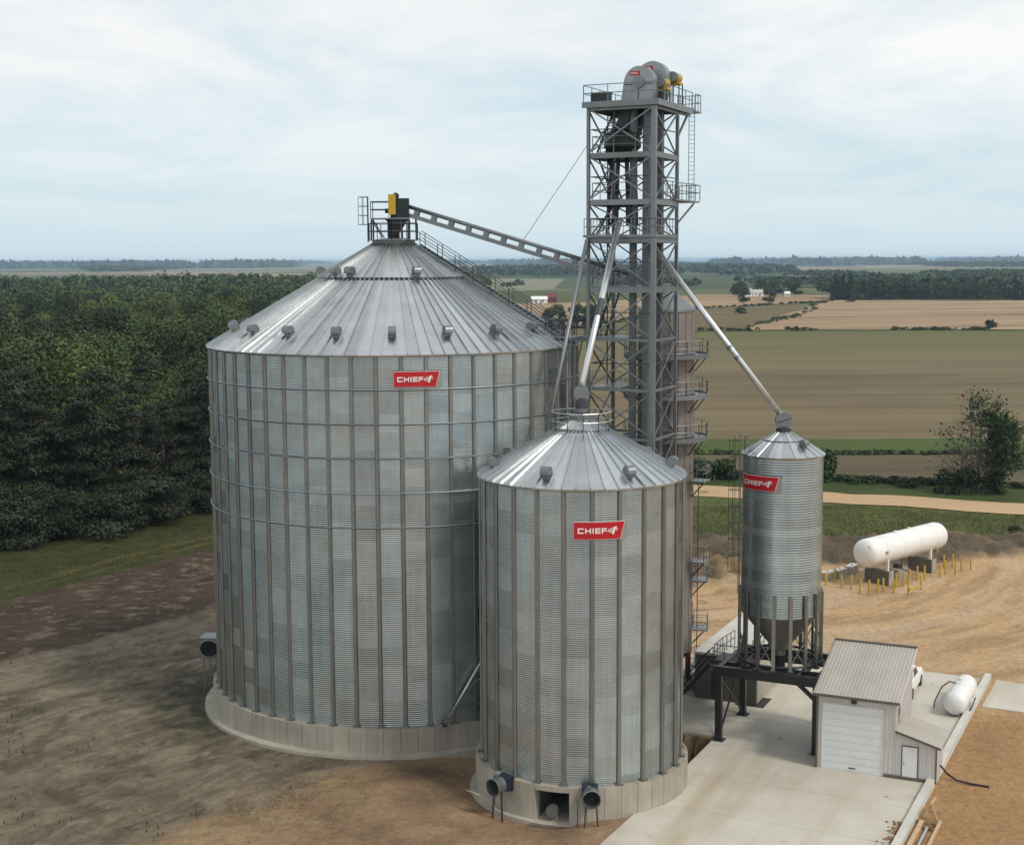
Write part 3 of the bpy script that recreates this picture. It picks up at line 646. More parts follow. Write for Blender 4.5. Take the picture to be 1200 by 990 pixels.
# inclined pipes leaning on the big silo's foot beside the small silo
t=thing('pipe_brace','pale pipe strut with two thinner bars leaning on big silo base beside small silo','pipe',(0,0,0))
def onbig(phi,z,off): return (BIG[0]+(RB+off)*math.sin(phi),BIG[1]-(RB+off)*math.cos(phi),z)
p0=onbig(.295,1.78,.45); p1=onbig(.53,6.4,.42)
MB().tube(p0,p1,.085,8).build('main_pipe',MT['spout'],t,True)
q0=tuple(Vector(p0).lerp(Vector(p1),.42)); MB().tube(q0,onbig(.54,4.9,.3),.045,6).build('upper_bar',MT['steel'],t)
q1=tuple(Vector(p0).lerp(Vector(p1),.2)); MB().tube(q1,onbig(.55,2.9,.3),.045,6).build('lower_bar',MT['steel'],t)
MB().box(p0[0]-.14,p0[0]+.14,p0[1]-.16,p0[1]+.12,1.70,1.86).build('shoe',MT['dsteel'],t)

# ---- small silo
SZB,SZE=1.75,18.3
S_=silo('grain_silo','smaller corrugated galvanised grain silo standing in front of the big one',SML,RS,SZB,SZE,24,.048,48,21.5,.9,.12,.006)
dN=2*PI/40; foundation(S_,RS,SZB+.0,40,.72,-.26,phase=-.157-8*dN,skip=(-.157-2*dN,-.157),skipz=SZB-.28)
RO2,ZO2,RP2,ZP2=RS+.2,SZE-.02,.62,21.35
zf2=lambda r: rz_(RO2,ZO2,RP2,ZP2,r)
d=2*PI/48; lo2=roof_panel_mesh('roof_panel',RO2,ZO2,1.35,zf2(1.35),d)
for i in range(48): link('roof_panel',lo2,S_,None,.03+i*d)
cap=roof_panel_mesh('cap_panel',1.55,zf2(1.55)+.12,RP2,ZP2+.1,d,.05,.07)
for i in range(48): link('cap_panel',cap,S_,None,.03+i*d)
tor(1.52,zf2(1.52)+.09,.05,48).build('roof_seam_ring',MT['steel'],S_,True)
MB().lathe([(RP2+.1,ZP2+.05),(RP2+.1,ZP2+.3),(.38,ZP2+.45),(.38,ZP2+.7)],28).build('peak_collar',MT['steel'],S_,40)
MB().lathe([(RO2-.12,ZO2-.02),(RO2-.02,ZO2-.10),(RS-.1,ZO2-.12)],96).build('eave_ring',MT['stiff'],S_)
vents(S_,zf2,5.15,[rad(27+51.43*i) for i in range(7)])
rr=[(*arc_xy(1.75,2*PI*i/12),zf2(1.75)+.1) for i in range(12)]
rail(S_,rr,1.05,3,.028,closed=True,name='peak_railing',mat='spout')
# ladder on the far right side and access rungs
fan(S_,RS+.4,rad(-44),1.5); fan(S_,RS+.4,rad(1.5),1.6)
# tunnel mouth with the unload auger
m=MB(); a0,a1=-.157-2*dN,-.157
m.lathe([(RS-3.2,SZB-.26),(RS+.3,SZB-.26)],6,a0,a1); m.lathe([(RS-3.2,-.4),(RS-3.2,SZB)],6,a0,a1)
for a in (a0,a1): m.add([(*arc_xy(RS-3.2,a),-.4),(*arc_xy(RS-.2,a),-.4),(*arc_xy(RS-.2,a),SZB-.2),(*arc_xy(RS-3.2,a),SZB-.2)],[(0,1,2,3)])
m.build('tunnel_lining',MT['concdark'],S_)
MB().lathe([(RS-3.2,-.22),(RS+.9,-.24)],6,a0-.02,a1+.02).build('tunnel_floor',MT['conc'],S_)
au=thing('unload_auger','grey auger drive poking out of the dark tunnel under the small silo','auger',(SML[0],SML[1],-.26),(a0+a1)/2)
MB().tube((0,-RS+2.6,.75),(0,-RS-.1,.62),.24,12).build('auger_tube',MT['dsteel'],au,30)
MB().tube((0,-RS-.05,.62),(0,-RS-.45,.62),.33,16).build('drive_guard',MT['steel'],au,30)
for s in (-.22,.22): MB().bar((s,-RS-.2,.55),(s*1.3,-RS-.3,.06),.06).build('leg',MT['steel'],au)
po=thing('switch_post','thin post with small grey switch box between tunnel and right fan','post',(SML[0]+(RS+.95)*math.sin(rad(-4.5)),SML[1]-(RS+.95)*math.cos(rad(-4.5)),0))
MB().tube((0,0,-.5),(0,0,1.35),.03,6).build('pole',MT['dsteel'],po); MB().box(-.08,.08,-.1,.02,.95,1.35).build('switch_box',MT['steel'],po)
cbl=[(SML[0]+(RS+1.0+.25*math.sin(i*.9))*math.sin(rad(-78+i*5)),SML[1]-(RS+1.0+.25*math.sin(i*.9))*math.cos(rad(-78+i*5)),.12+.5*max(0,math.sin(i*.55))-.30) for i in range(7)]
tag(MB().path(cbl,.045,6).build('loose_hose',MT['conc']),'pale loose hose lying on the small silo footing at left','hose')
add_sign('wall_sign','red CHIEF sign near the top of the smaller front silo',SML,RS,rad(6.5),16.05,2.72,.92)

# ------------------------------------------------------------------ black loading frame and hopper bin
FR=Vector((13.08,86.29,0)); hop_c=FR+U*3.15+Vv*2.75
fr=thing('loading_frame','black steel portal frame straddling the lane beside the shed, carrying the hopper bin','frame',FR,-TH)
FW,FD,FT=6.2,5.5,4.95
for x in (0,FW):
    for y in (0,FD):
        MB().box(x-.2,x+.2,y-.2,y+.2,.12,FT-.62).build('post',MT['black'],fr); MB().box(x-.4,x+.4,y-.4,y+.4,.08,.125).build('base_plate',MT['dsteel'],fr)
for y in (0,FD): MB().box(-.35,FW+.3,y-.16,y+.16,FT-.62,FT-.02).build('beam',MT['black'],fr)
for x in (0,FW): MB().box(x-.14,x+.14,.17,FD-.17,FT-.60,FT-.05).build('beam',MT['black'],fr)
for x in (1.2,FW-1.2): MB().box(x-.1,x+.1,.17,FD-.17,FT-.5,FT-.06).build('joist',MT['black'],fr)
for y in (1.4,FD-1.4): MB().box(.15,FW-.15,y-.09,y+.09,FT-.49,FT-.10).build('joist',MT['black'],fr)
for y in (0,FD):
    MB().bar((FW,y,FT-1.5),(FW-1.2,y,FT-.5),.22).build('knee_brace',MT['black'],fr)
for y0,y1 in ((0,FD),): 
    MB().bar((0,.2,.4),(0,FD-.2,FT-.8),.1).build('diagonal',MT['black'],fr); MB().bar((0,FD-.2,.4),(0,.2,FT-.8),.1).build('diagonal',MT['black'],fr)
HR=2.5; HZ0,HZ1=8.25,18.4
hb=thing('hopper_bin','narrow corrugated hopper bin on many legs above the black frame','hopper bin',(hop_c.x,hop_c.y,0),0)
nr=9; hp=(HZ1-HZ0)/nr
def ringmesh():
    k=6; n=7; rows=n*k+1; z=np.linspace(0,hp,rows); r=HR+.009*np.sin(2*PI*n*z/hp)+.012*(1-z/hp)
    T=np.linspace(0,2*PI,97)[:-1]; V=np.stack([np.outer(np.sin(T),r),-np.outer(np.cos(T),r),np.tile(z,(96,1))],-1).reshape(-1,3); I=np.arange(96*rows).reshape(96,rows); J=np.roll(I,-1,0)
    F=np.stack([I[:,:-1],J[:,:-1],J[:,1:],I[:,1:]],-1).reshape(-1,4); return mesh_np('wall_ring',V,F,MT['wall'],True)
rm=ringmesh()
for i in range(nr): link('wall_ring',rm,hb,(0,0,HZ0+i*hp))
HRO,HZO,HRP,HZP=HR+.12,HZ1-.02,.42,19.75
zf3=lambda r: rz_(HRO,HZO,HRP,HZP,r)
hm=roof_panel_mesh('roof_panel',HRO,HZO,HRP,HZP,2*PI/20,.05,.05)
for i in range(20): link('roof_panel',hm,hb,None,i*2*PI/20+.1)
MB().lathe([(HRP+.06,HZP-.05),(HRP+.06,HZP+.18),(.3,HZP+.25)],24).build('peak_collar',MT['dsteel'],hb,40)
tor(1.3,zf3(1.3)+.04,.03,40).build('roof_seam_ring',MT['steel'],hb,True)
v=link('roof_vent',vmesh,hb,(*arc_xy(1.75,rad(33)),zf3(1.75)+.02),rad(33)); v.scale=(.62,.62,.62); link('vent_mouth',mouth,v)
MB().lathe([(HR+.02,HZ0+.05),(HR+.02,HZ0-.02),(.38,HZ0-2.55),(.38,HZ0-2.9)],48).build('hopper_cone',MT['stiff'],hb,30)
MB().lathe([(.36,HZ0-2.85),(.36,FT+.05-.6)],16).build('discharge_pipe',MT['black'],hb,True)
leg=MB(); leg.box(-.11,.11,-HR-.20,-HR-.06,FT+.0,9.7); lme=leg.mesh('leg',MT['stiff'])
lfm=MB().box(-.24,.24,-HR-.34,-HR+.06,FT-.015,FT+.03).mesh('foot_plate',MT['dsteel'])
for i in range(16):
    a=rad(3+22.5*i); l=link('leg',lme,hb,None,a); link('foot_plate',lfm,l)
br=MB(); br.bar((*arc_xy(HR+.13,0),FT+.3),(*arc_xy(HR+.13,rad(22.5)),6.9),.055); bme=br.mesh('leg_brace',MT['steel'])
br=MB(); br.bar((*arc_xy(HR+.10,0),6.9),(*arc_xy(HR+.10,rad(22.5)),FT+.3),.055); bme2=br.mesh('leg_brace',MT['steel'])
for i in range(16):
    a=rad(3+22.5*i)
    if i%2==0 or i in (5,7,11): link('leg_brace',bme,hb,None,a); link('leg_brace',bme2,hb,None,a)
tor(HR+.13,FT+.25,.09,32).build('base_ring',MT['black'],hb)
# caged ladder on the bin's left
lad=bpy.data.objects.new('caged_ladder',None); COL.objects.link(lad); lad.parent=hb; lad.rotation_euler=(0,0,rad(-88))
m=MB()
for s in (-.22,.22): m.tube((s,-HR-.22,9.3),(s,-HR-.22,HZ1+1.2),.028,5)
for i in range(33): m.tube((-.22,-HR-.22,9.4+i*.3),(.22,-HR-.22,9.4+i*.3),.016,4)
m.build('ladder_rungs',MT['steel'],lad)
m=MB()
for i in range(9):
    z=10.8+i*1.05; m.path([(-.24,-HR-.22,z),(-.34,-HR-.6,z),(0,-HR-.92,z),(.34,-HR-.6,z),(.24,-HR-.22,z)],.02,4)
for x,y in ((-.34,-.6),(0,-.92),(.34,-.6)): m.tube((x,-HR+y,10.8),(x,-HR+y,HZ1+1.1),.016,4)
m.build('ladder_cage',MT['dsteel'],lad)
rail(hb,[(*arc_xy(HR-.1,rad(a)),HZ1+.05) for a in (-120,-95,-70)],1.0,.8,.025,mat='steel')
add_sign('wall_sign','red CHIEF sign wrapping round the left side of the narrow hopper bin',(hop_c.x,hop_c.y),HR,rad(-46),16.75,2.6,.88)

# ------------------------------------------------------------------ lattice elevator tower
TF=Vector((9.1,90.0,0)); TW=4.5
TC=TF-U*TW/2+Vv*TW/2
tw=thing('elevator_tower','tall galvanised lattice tower with platforms and railings between the silos','tower',(TC.x,TC.y,0),-TH)
h=TW/2; CORN=[(h,-h),(h,h),(-h,h),(-h,-h)]  # front, right, back, left
LV=[.1,2.9,6.1,9.3,12.5,15.7,18.93,22.15,25.41,28.74,31.94,34.37,37.36,40.39]
for i,(x,y) in enumerate(CORN): MB().box(x-(.15 if i==0 else .10),x+(.15 if i==0 else .10),y-(.15 if i==0 else .10),y+(.15 if i==0 else .10),0,40.3).build('leg',MT['steel'],tw); MB().box(x-.4,x+.4,y-.4,y+.4,-.1,.14).build('base_plate',MT['dsteel'],tw)
for k,z in enumerate(LV[1:],1):
    deep=.34 if k in (9,10,11,12,13) else .16
    for i in range(4):
        a=CORN[i]; b=CORN[(i+1)%4]; s=.152/TW
        pa=(a[0]+(b[0]-a[0])*s,a[1]+(b[1]-a[1])*s); pb=(b[0]+(a[0]-b[0])*s,b[1]+(a[1]-b[1])*s)
        MB().bar((*pa,z-deep/2),(*pb,z-deep/2),.16,deep).build('girt',MT['steel'],tw)
for k in range(len(LV)-1):
    z0,z1=LV[k],LV[k+1]-.2
    for i in range(4):
        a=CORN[i]; b=CORN[(i+1)%4]; 
        n_=Vector((a[0]+b[0],a[1]+b[1],0)).normalized()*.05
        MB().bar((a[0]+n_.x,a[1]+n_.y,z0),(b[0]+n_.x,b[1]+n_.y,z1),.085).build('brace',MT['steel'],tw)
        MB().bar((b[0]-n_.x,b[1]-n_.y,z0),(a[0]-n_.x,a[1]-n_.y,z1),.085).build('brace',MT['steel'],tw)
for k in range(7,len(LV)-1):
    zm=(LV[k]+LV[k+1])/2
    for i in (0,2,3): a=CORN[i]; b=CORN[(i+1)%4]; MB().bar((a[0]*.94,a[1]*.94,zm),(b[0]*.94,b[1]*.94,zm),.06).build('rail_girt',MT['dsteel'],tw)
    MB().bar((-.6,-h+.25,LV[k]),(-.6,-h+.25,LV[k+1]-.3),.07).build('hanger',MT['dsteel'],tw); MB().bar((-h+.25,.5,LV[k]),(-h+.25,.5,LV[k+1]-.3),.07).build('hanger',MT['dsteel'],tw)
def deck(parent,x0,x1,y0,y1,z,mat='steel',th=.1): return MB().box(x0,x1,y0,y1,z-th,z).build('platform',MT[mat],parent)
# top deck reaches out beyond the right face
deck(tw,-h-.3,h+.3,-h-.3,h+2.4,40.56,th=.16); 
for x in (-h,h): MB().bar((x,h+2.2,40.3),(x,h+.1,38.6),.12).build('bracket',MT['steel'],tw); MB().box(x-.12,x+.12,h+.155,h+2.4,40.1,40.39).build('cantilever',MT['steel'],tw)
MB().box(-h-.32,h+.32,-h-.36,-h-.305,40.22,40.6).build('kick_plate',MT['steel'],tw); MB().box(h+.305,h+.36,-h-.3,h+2.4,40.22,40.6).build('kick_plate',MT['steel'],tw)
rail(tw,[(-h-.25,h+2.3,40.56),(-h-.25,-h-.25,40.56),(h+.25,-h-.25,40.56),(h+.25,h+2.3,40.56)],1.1,1.5,.03)
deck(tw,h-.9,h+.45,h+2.42,h+3.7,40.5); rail(tw,[(h-.85,h+2.5,40.5),(h-.85,h+3.65,40.5),(h+.4,h+3.65,40.5),(h+.4,h+2.5,40.5)],1.1,.7,.03)
deck(tw,-h+.2,.9,-h+.2,h-.2,37.36); rail(tw,[(-h+.2,h-.3,37.36),(-h+.2,-h+.2,37.36),(.9,-h+.2,37.36)],1.07,1.4,.028)
deck(tw,-h+.2,.6,-h+.2,h-.2,34.4); rail(tw,[(-h+.2,h-.3,34.4),(-h+.2,-h+.2,34.4),(.6,-h+.2,34.4)],1.07,1.4,.028)
deck(tw,h-1.2,h+.3,h-1.0,h+4.0,34.37+.12); rail(tw,[(h-1.2,h+.3,34.5),(h-1.2,h+4.0,34.5),(h+.3,h+4.0,34.5),(h+.3,-.5,34.5)],1.07,1.0,.03)
MB().bar((h+.2,h+3.0,34.3),(h,h+.1,32.9),.1).build('bracket',MT['steel'],tw); MB().bar((h-1.1,h+3.0,34.3),(h-1.0,h+.1,32.9),.1).build('bracket',MT['steel'],tw)
deck(tw,-h-.25,h+.25,-h-.3,h-.3,32.12,th=.16); rail(tw,[(-h-.2,h-.3,32.12),(-h-.2,-h-.25,32.12),(h+.2,-h-.25,32.12),(h+.2,h-.3,32.12)],1.07,.55,.025)
deck(tw,-h+.2,h-.2,-h+.2,h-.2,28.8); rail(tw,[(-h+.2,h-.3,28.8),(-h+.2,-h+.2,28.8),(h-.2,-h+.2,28.8),(h-.2,h-.3,28.8)],1.07,1.1,.028); deck(tw,-h+.2,0,-h+.2,h-.2,22.2); rail(tw,[(-h+.2,-h+.2,22.2),(0,-h+.2,22.2)],1.07,1.1,.028); deck(tw,-h+.2,.4,-h+.2,h-.2,25.45)
rail(tw,[(-h+.2,-h+.2,25.45),(.4,-h+.2,25.45)],1.07,1.2,.028)
# stairs zig-zag inside, left rear
for z0,z1,k in ((25.45,28.8,0),(28.8,32.1,1),(32.1,34.4,0),(34.4,37.36,1),(37.36,40.5,0)):
    y0,y1=(h-.6,-h+.9) if k else (-h+.9,h-.6); x=-h+.55
    st=bpy.data.objects.new('stair_flight',None); COL.objects.link(st); st.parent=tw
    for s in (-.3,.3): MB().bar((x+s,y0,z0+.1),(x+s,y1,z1),.05,.18).build('stringer',MT['dsteel'],st)
    m=MB()
    for i in range(12): f_=(i+.5)/12; m.box(x-.28,x+.28,y0+(y1-y0)*f_-.11,y0+(y1-y0)*f_+.11,z0+(z1-z0)*f_-.01,z0+(z1-z0)*f_+.02)
    kind(m.build('treads',MT['dsteel'],st),'stuff')
# caged ladder up the back of the tower at right
for y0 in (h+3.75,):
    m=MB()
    for s in (-.2,.2): m.tube((h+s-.25,y0,34.5),(h+s-.25,y0,41.6),.026,5)
    for i in range(22): m.tube((h-.45,y0,34.8+i*.3),(h-.05,y0,34.8+i*.3),.015,4)
    m.build('ladder',MT['steel'],tw)
# guy cables for the conveyor
def cable(p,q,label): tag(MB().tube(p,q,.022,4).build('support_cable',MT['steel']),label,'cable')
# ---- two bucket elevators
def elevator(label,cx,cy,ztop,flip,group='bucket elevators in the tower'):
    e=thing('bucket_elevator',label,'elevator',(TC.x,TC.y,0),-TH,group)
    for dx in (-.48,.48):
        MB().box(cx+dx-.18,cx+dx+.18,cy-.24,cy+.24,1.2,ztop-1.5).build('trunk',MT['trunkst'],e)
        fm=MB().box(cx+dx-.23,cx+dx+.23,cy-.29,cy+.29,-.03,.03).mesh('flange',MT['steel'])
        for i in range(13): link('flange',fm,e,(0,0,2.6+i*3.0))
    MB().box(cx-.95,cx+.95,cy-.42,cy+.42,.05,1.3).build('boot',MT['steel'],e)
    # head hood: flat-sided, round-topped
    pts=[(-1.25,-1.55),(-.05-.75,-1.55),(.95,-1.55)]; R_=1.0
    prof=[(-1.28,-1.6),(.80,-1.6),(1.02,-.6)]+[(R_*1.02*math.cos(a),R_*math.sin(a)) for a in [PI*i/14 for i in range(0,14)]]+[(-1.06,-.15)]
    m=MB(); n=len(prof); y0,y1=cy-.42,cy+.42; zc_=ztop
    m.add([(cx+x,y0,zc_+z) for x,z in prof]+[(cx+x,y1,zc_+z) for x,z in prof],[tuple(range(n-1,-1,-1)) if False else tuple(range(n)),tuple(range(2*n-1,n-1,-1))]+[(i,n+i,n+(i+1)%n,(i+1)%n) for i in range(n)])
    hd=m.build('head_hood',MT['hood'],e)
    MB().lathe([(0.01,0),(.40,0),(.40,.09),(0.01,.1)],18).build('bearing_disc',MT['steel'],hd).matrix_local=Matrix.Translation((cx,y0-.004,zc_))@Matrix.Rotation(PI/2,4,'X')
    # red maker's label on the side of the hood, white bar of lettering
    MB().box(cx-.62,cx+.08,y0-.02,y0-.004,zc_+.42,zc_+.68).build('maker_plate',MT['red'],hd)
    mm=MB(); lx=cx-.54
    for ch in range(5): mm.box(lx,lx+.055,y0-.03,y0-.022,zc_+.50,zc_+.60); lx+=.10
    mm.build('plate_lettering',MT['letter'],hd)
    # seam straps
    mm=MB(); mm.box(cx-1.04,cx+.98,y0-.02,y0-.003,zc_-.17,zc_-.11); mm.box(cx-.05,cx+.01,y0-.02,y0-.003,zc_-1.5,zc_-.42); mm.build('hood_seam',MT['dsteel'],hd)
    # discharge hood sloping down to the left, belt guard and motor to the right
    mm=MB(); mm.add([(cx-1.28,y0+.03,zc_-1.6),(cx-1.28,y1-.03,zc_-1.6),(cx-.55,y1-.03,zc_-1.6),(cx-.55,y0+.03,zc_-1.6),(cx-1.5,y0+.1,zc_-3.6),(cx-1.5,y1-.1,zc_-3.6),(cx-.95,y1-.1,zc_-3.6),(cx-.95,y0+.1,zc_-3.6)],[(0,1,2,3),(7,6,5,4),(0,4,5,1),(1,5,6,2),(2,6,7,3),(3,7,4,0)]); mm.build('discharge_chute',MT['dsteel'],e)
    g=MB(); g.tube((cx,cy+.5,zc_),(cx,cy+.8,zc_),.5,20); g.tube((cx+1.1,cy+.5,zc_+.05),(cx+1.1,cy+.8,zc_+.05),.33,16); g.box(cx,cx+1.1,cy+.52,cy+.78,zc_-.3,zc_+.38); g.build('belt_guard',MT['steel'],e,30)
    MB().tube((cx+1.1,cy+.85,zc_+.05),(cx+1.1,cy+1.7,zc_+.05),.3,14).build('motor',MT['yellow'],e,30)
    MB().box(cx+.75,cx+1.45,cy+.85,cy+1.65,zc_-.42,zc_-.26).build('motor_base',MT['yellow'],e)
    mm=MB()
    for x in (.78,1.42):
        for y in (.9,1.6): mm.bar((cx+x,cy+y,40.56),(cx+x,cy+y,zc_-.42),.07)
    mm.build('motor_stand',MT['dsteel'],e)
    return e
elevator('nearer bucket elevator with lower round grey head hood on the tower top',.80,-.80,41.85,0)
elevator('farther bucket elevator whose taller head hood peeks above the first',1.05,.95,42.35,0)
bx=thing('control_box','dark square cabinet on the left corner of the tower top deck','cabinet',(TC.x,TC.y,40.56),-TH)
MB().box(-h+.1,-h+1.3,-h+.1,-h+.8,0.0,.62).build('cabinet_body',MT['dsteel'],bx); MB().box(-h+.06,-h+1.34,-h+.06,-h+.84,.62,.67).build('cabinet_lid',MT['steel'],bx); MB().box(-h+.2,-h+1.2,-h+.075,-h+.098,.08,.55).build('cabinet_door',MT['green'],bx)
di=thing('grain_distributor','dark green cone-topped distributor on the second tower deck','distributor',(TC.x,TC.y,37.36),-TH)
MB().lathe([(.30,2.9),(.30,2.0),(1.15,1.25),(1.22,.45),(.9,.1),(.9,0.02)],20).build('distributor_body',MT['green'],di,35).location=(-.55,-.55,0)
m=MB(); m.lathe([(1.26,1.22),(1.26,1.30),(1.1,1.34)],20); m.build('distributor_rim',MT['dsteel'],di).location=(-.55,-.55,0)
for i in range(8):
    a=2*PI*i/8; m=MB(); m.path([(-.55+.7*math.cos(a),-.55+.7*math.sin(a),-.05),(-.55+.95*math.cos(a),-.55+.95*math.sin(a),-2.6),(-.55+1.0*math.cos(a),-.55+1.0*math.sin(a),-4.6)],.13,8); m.build('distributor_outlet',MT['dsteel'],di,True)

# ------------------------------------------------------------------ conveyor, spouts, walkway
HD=Vector((BIG[0]+.75,BIG[1]-.2,34.0)); TE=Vector((8.1,93.0,29.2))
cv=thing('drag_conveyor','long grey tube conveyor sloping from the tower up to the big silo peak','conveyor',HD)
D=TE-HD; dn=D.normalized()
MB().bar((0,0,-.28),D+Vector((0,0,-.28)),.42,.26).build('lower_trough',MT['steel'],cv); 
MB().tube((0,0,.30),D+Vector((0,0,.30)),.14,10).build('upper_tube',MT['steel'],cv,True)
cm=MB(); cm.box(-.17,.17,-.19,.19,-.16,.20); cme=cm.mesh('connector_block',MT['steel']); rotm=dn.to_track_quat('X','Z').to_euler()
nb=13
for i in range(nb):
    o=link('connector_block',cme,cv,tuple(D*((i+.75)/nb))); o.rotation_euler=rotm
for i in range(nb):
    pass
m=MB(); m.box(-.9,.35,-.45,.45,-.75,.75); m.build('head_box',MT['green'],cv)
MB().add([(-.8,-.4,-.75),(.2,-.4,-.75),(.2,.4,-.75),(-.8,.4,-.75),(-1.05,-.3,-1.75),(-.45,-.3,-1.75),(-.45,.3,-1.75),(-1.05,.3,-1.75)],[(0,4,5,1),(1,5,6,2),(2,6,7,3),(3,7,4,0)]).build('head_chute',MT['black'],cv)
MB().box(-1.0,-.52,-.85,-.50,-.35,1.0).build('drive_guard',MT['yellow'],cv); MB().tube((-.55,-.1,.95),(-.55,.55,.95),.2,12).build('motor',MT['black'],cv)
MB().tube((-1.0,-.5,-.1),(-1.25,-.5,-.1),.16,12).build('gearbox',MT['black'],cv)
m=MB()
for x in (-.2,.3,.8): m.bar((x,-.35,-.6),(x+.05,-.4,-2.05),.09); m.bar((x,.35,-.6),(x+.05,.4,-2.05),.09)
m.build('head_support',MT['dsteel'],cv)
c1=HD+D*.53+Vector((0,0,.45)); cable(tuple(TC-U*h-Vv*h+Vector((0,0,38.0))),tuple(c1),'thin cable from the upper tower down to the middle of the conveyor')
c2=HD+D*.80+Vector((0,0,.45)); cable(tuple(TC-U*h-Vv*h+Vector((0,0,35.0))),tuple(c2),'short steep cable from the tower to the lower conveyor end')
# strut from the tower's left leg down towards the small silo
s0=TC-U*h-Vv*h+Vector((-.1,-.2,31.8)); s1=Vector((1.6,87.4,16.9))
ds=(s1-s0); 
st=thing('tower_strut','long grey diagonal strut from the tower left corner down behind the small silo','strut',(0,0,0))
MB().tube(s0,s0+ds*1.0,.14,10).build('strut_pipe',MT['steel'],st,True); e=s0+ds
MB().bar((e.x,e.y,e.z+.2),(e.x,e.y,.0),.2).build('strut_post',MT['steel'],st); MB().box(e.x-.45,e.x+.45,e.y-.45,e.y+.45,-.3,.3).build('strut_footing',MT['conc'],st)
MB().box(e.x-.2,e.x+.2,e.y-.2,e.y+.2,e.z-.15,e.z+.3).build('strut_joint',MT['dsteel'],st)
def spout(label,p,q,r,bands):
    t=thing('grain_spout',label,'spout',p,0,'grain spouts'); d=Vector(q)-Vector(p)
    MB().tube((0,0,0),d,r,14).build('pipe',MT['spout'],t,True)
    u=d.normalized()
    for f0,f1 in bands: MB().tube(d*f0,d*f1,r+.035,14).build('pipe_joint',MT['dsteel'] if f1-f0>.03 else MT['steel'],t,30)
    return t
sp1a=(6.95,90.9,32.9); sp1b=(SML[0],SML[1],ZP2+1.9)
t=spout('bright pipe spout dropping from the tower to the small silo peak',sp1a,sp1b,.185,[(.50,.60),(.0,.012),(.985,1)])
dm=bpy.data.objects.new('flow_damper',None); COL.objects.link(dm); dm.parent=t; dm.location=Vector(sp1b)-Vector(sp1a)
MB().tube((0,-.22,-.35),(0,.22,-.35),.46,20).build('damper_drum',MT['steel'],dm,30); MB().lathe([(.30,-.6),(.34,-1.4),(.5,-1.45)],16).build('damper_neck',MT['dsteel'],dm,30)
sp2a=(9.3,92.0,31.4); sp2b=(hop_c.x-.15,hop_c.y,20.75)
t=spout('bright pipe spout slanting from the tower to the hopper bin',sp2a,sp2b,.185,[(.60,.615),(.66,.675),(.985,1)])
dm=bpy.data.objects.new('flow_damper',None); COL.objects.link(dm); dm.parent=t; dm.location=Vector(sp2b)-Vector(sp2a)
MB().tube((.15,-.2,-.28),(.15,.2,-.28),.52,24).build('damper_drum',MT['steel'],dm,30); MB().lathe([(.26,-.7),(.26,-.95),(.42,-1.0)],16).build('damper_neck',MT['dsteel'],dm,30).location=(.15,0,0)
MB().bar((.15-.4,-.215,-.42),(.15+.42,-.215,-.16),.05,.02,(0,1,0)).build('damper_strap',MT['dsteel'],dm)
wk=thing('walkway_bridge','narrow railed walkway from the big silo eave across to the tower','walkway',(0,0,0))
a=Vector((2.6,93.35,25.42)); b=Vector((5.9,93.75,25.42)); s=(b-a).normalized().cross(Vector((0,0,1)))*.5
MB().bar(a,b,1.0,.1).build('walkway_deck',MT['steel'],wk)
for sg in (-1,1):
    rail(wk,[a+s*sg+Vector((0,0,.05)),b+s*sg+Vector((0,0,.05))],1.07,.8,.03,mat='dsteel')
    MB().bar(a+s*sg+Vector((0,0,-.14)),b+s*sg+Vector((0,0,-.14)),.08,.25).build('walkway_beam',MT['steel'],wk)

# ------------------------------------------------------------------ grain dryer
DC=(10.9,98.5); DR=2.0
dy=thing('tower_dryer','tall brown screened tower dryer with ring catwalks behind the lattice tower','dryer',(DC[0],DC[1],0))
levels=[2.6,8.6,14.2,18.2,21.2,24.0,27.0]
pmesh={}
for z0,z1 in zip(levels,levels[1:]):
    me=MB(); nseg=20; dd=2*PI/nseg; g=.012
    vs=[];  me.sector(DR-.06,DR,z0+.05,z1-.05,g,dd-g,1); pmh=me.mesh('screen_panel',MT['screen'])
    for i in range(nseg): link('screen_panel',pmh,dy,None,i*dd)
    tor(DR+.01,z1,.06,40).build('band',MT['steel'],dy,True)
MB().lathe([(DR-.08,2.6),(DR-.08,27.0)],32).build('inner_shell',MT['dsteel'],dy,True)
MB().lathe([(DR+.05,26.9),(DR+.05,27.1),(.5,28.35),(.5,28.8),(.01,28.85)],32).build('top_cone',MT['steel'],dy,30)
MB().lathe([(.8,1.2),(DR-.1,2.6),(DR+.05,2.7)],32).build('bottom_cone',MT['steel'],dy,30)
for z in (24.0,21.2,18.2):
    m=MB(); 
    for i in range(16): m.sector(DR+.08,DR+.98,z-.22,z-.14,2*PI*i/16,2*PI*(i+1)/16,1)
    m.sector(DR+.93,DR+1.0,z-.32,z-.0,0,2*PI-.001,32); m.build('ring_catwalk',MT['steel'],dy)
    rail(dy,[(*arc_xy(DR+.95,2*PI*i/16),z-.14) for i in range(16)],1.07,1.4,.026,closed=True)
    m=MB()
    for i in range(8): a=2*PI*i/8; m.bar((*arc_xy(DR+.9,a),z-.25),(*arc_xy(DR+.05,a),z-1.3),.07)
    m.build('catwalk_bracket',MT['dsteel'],dy)
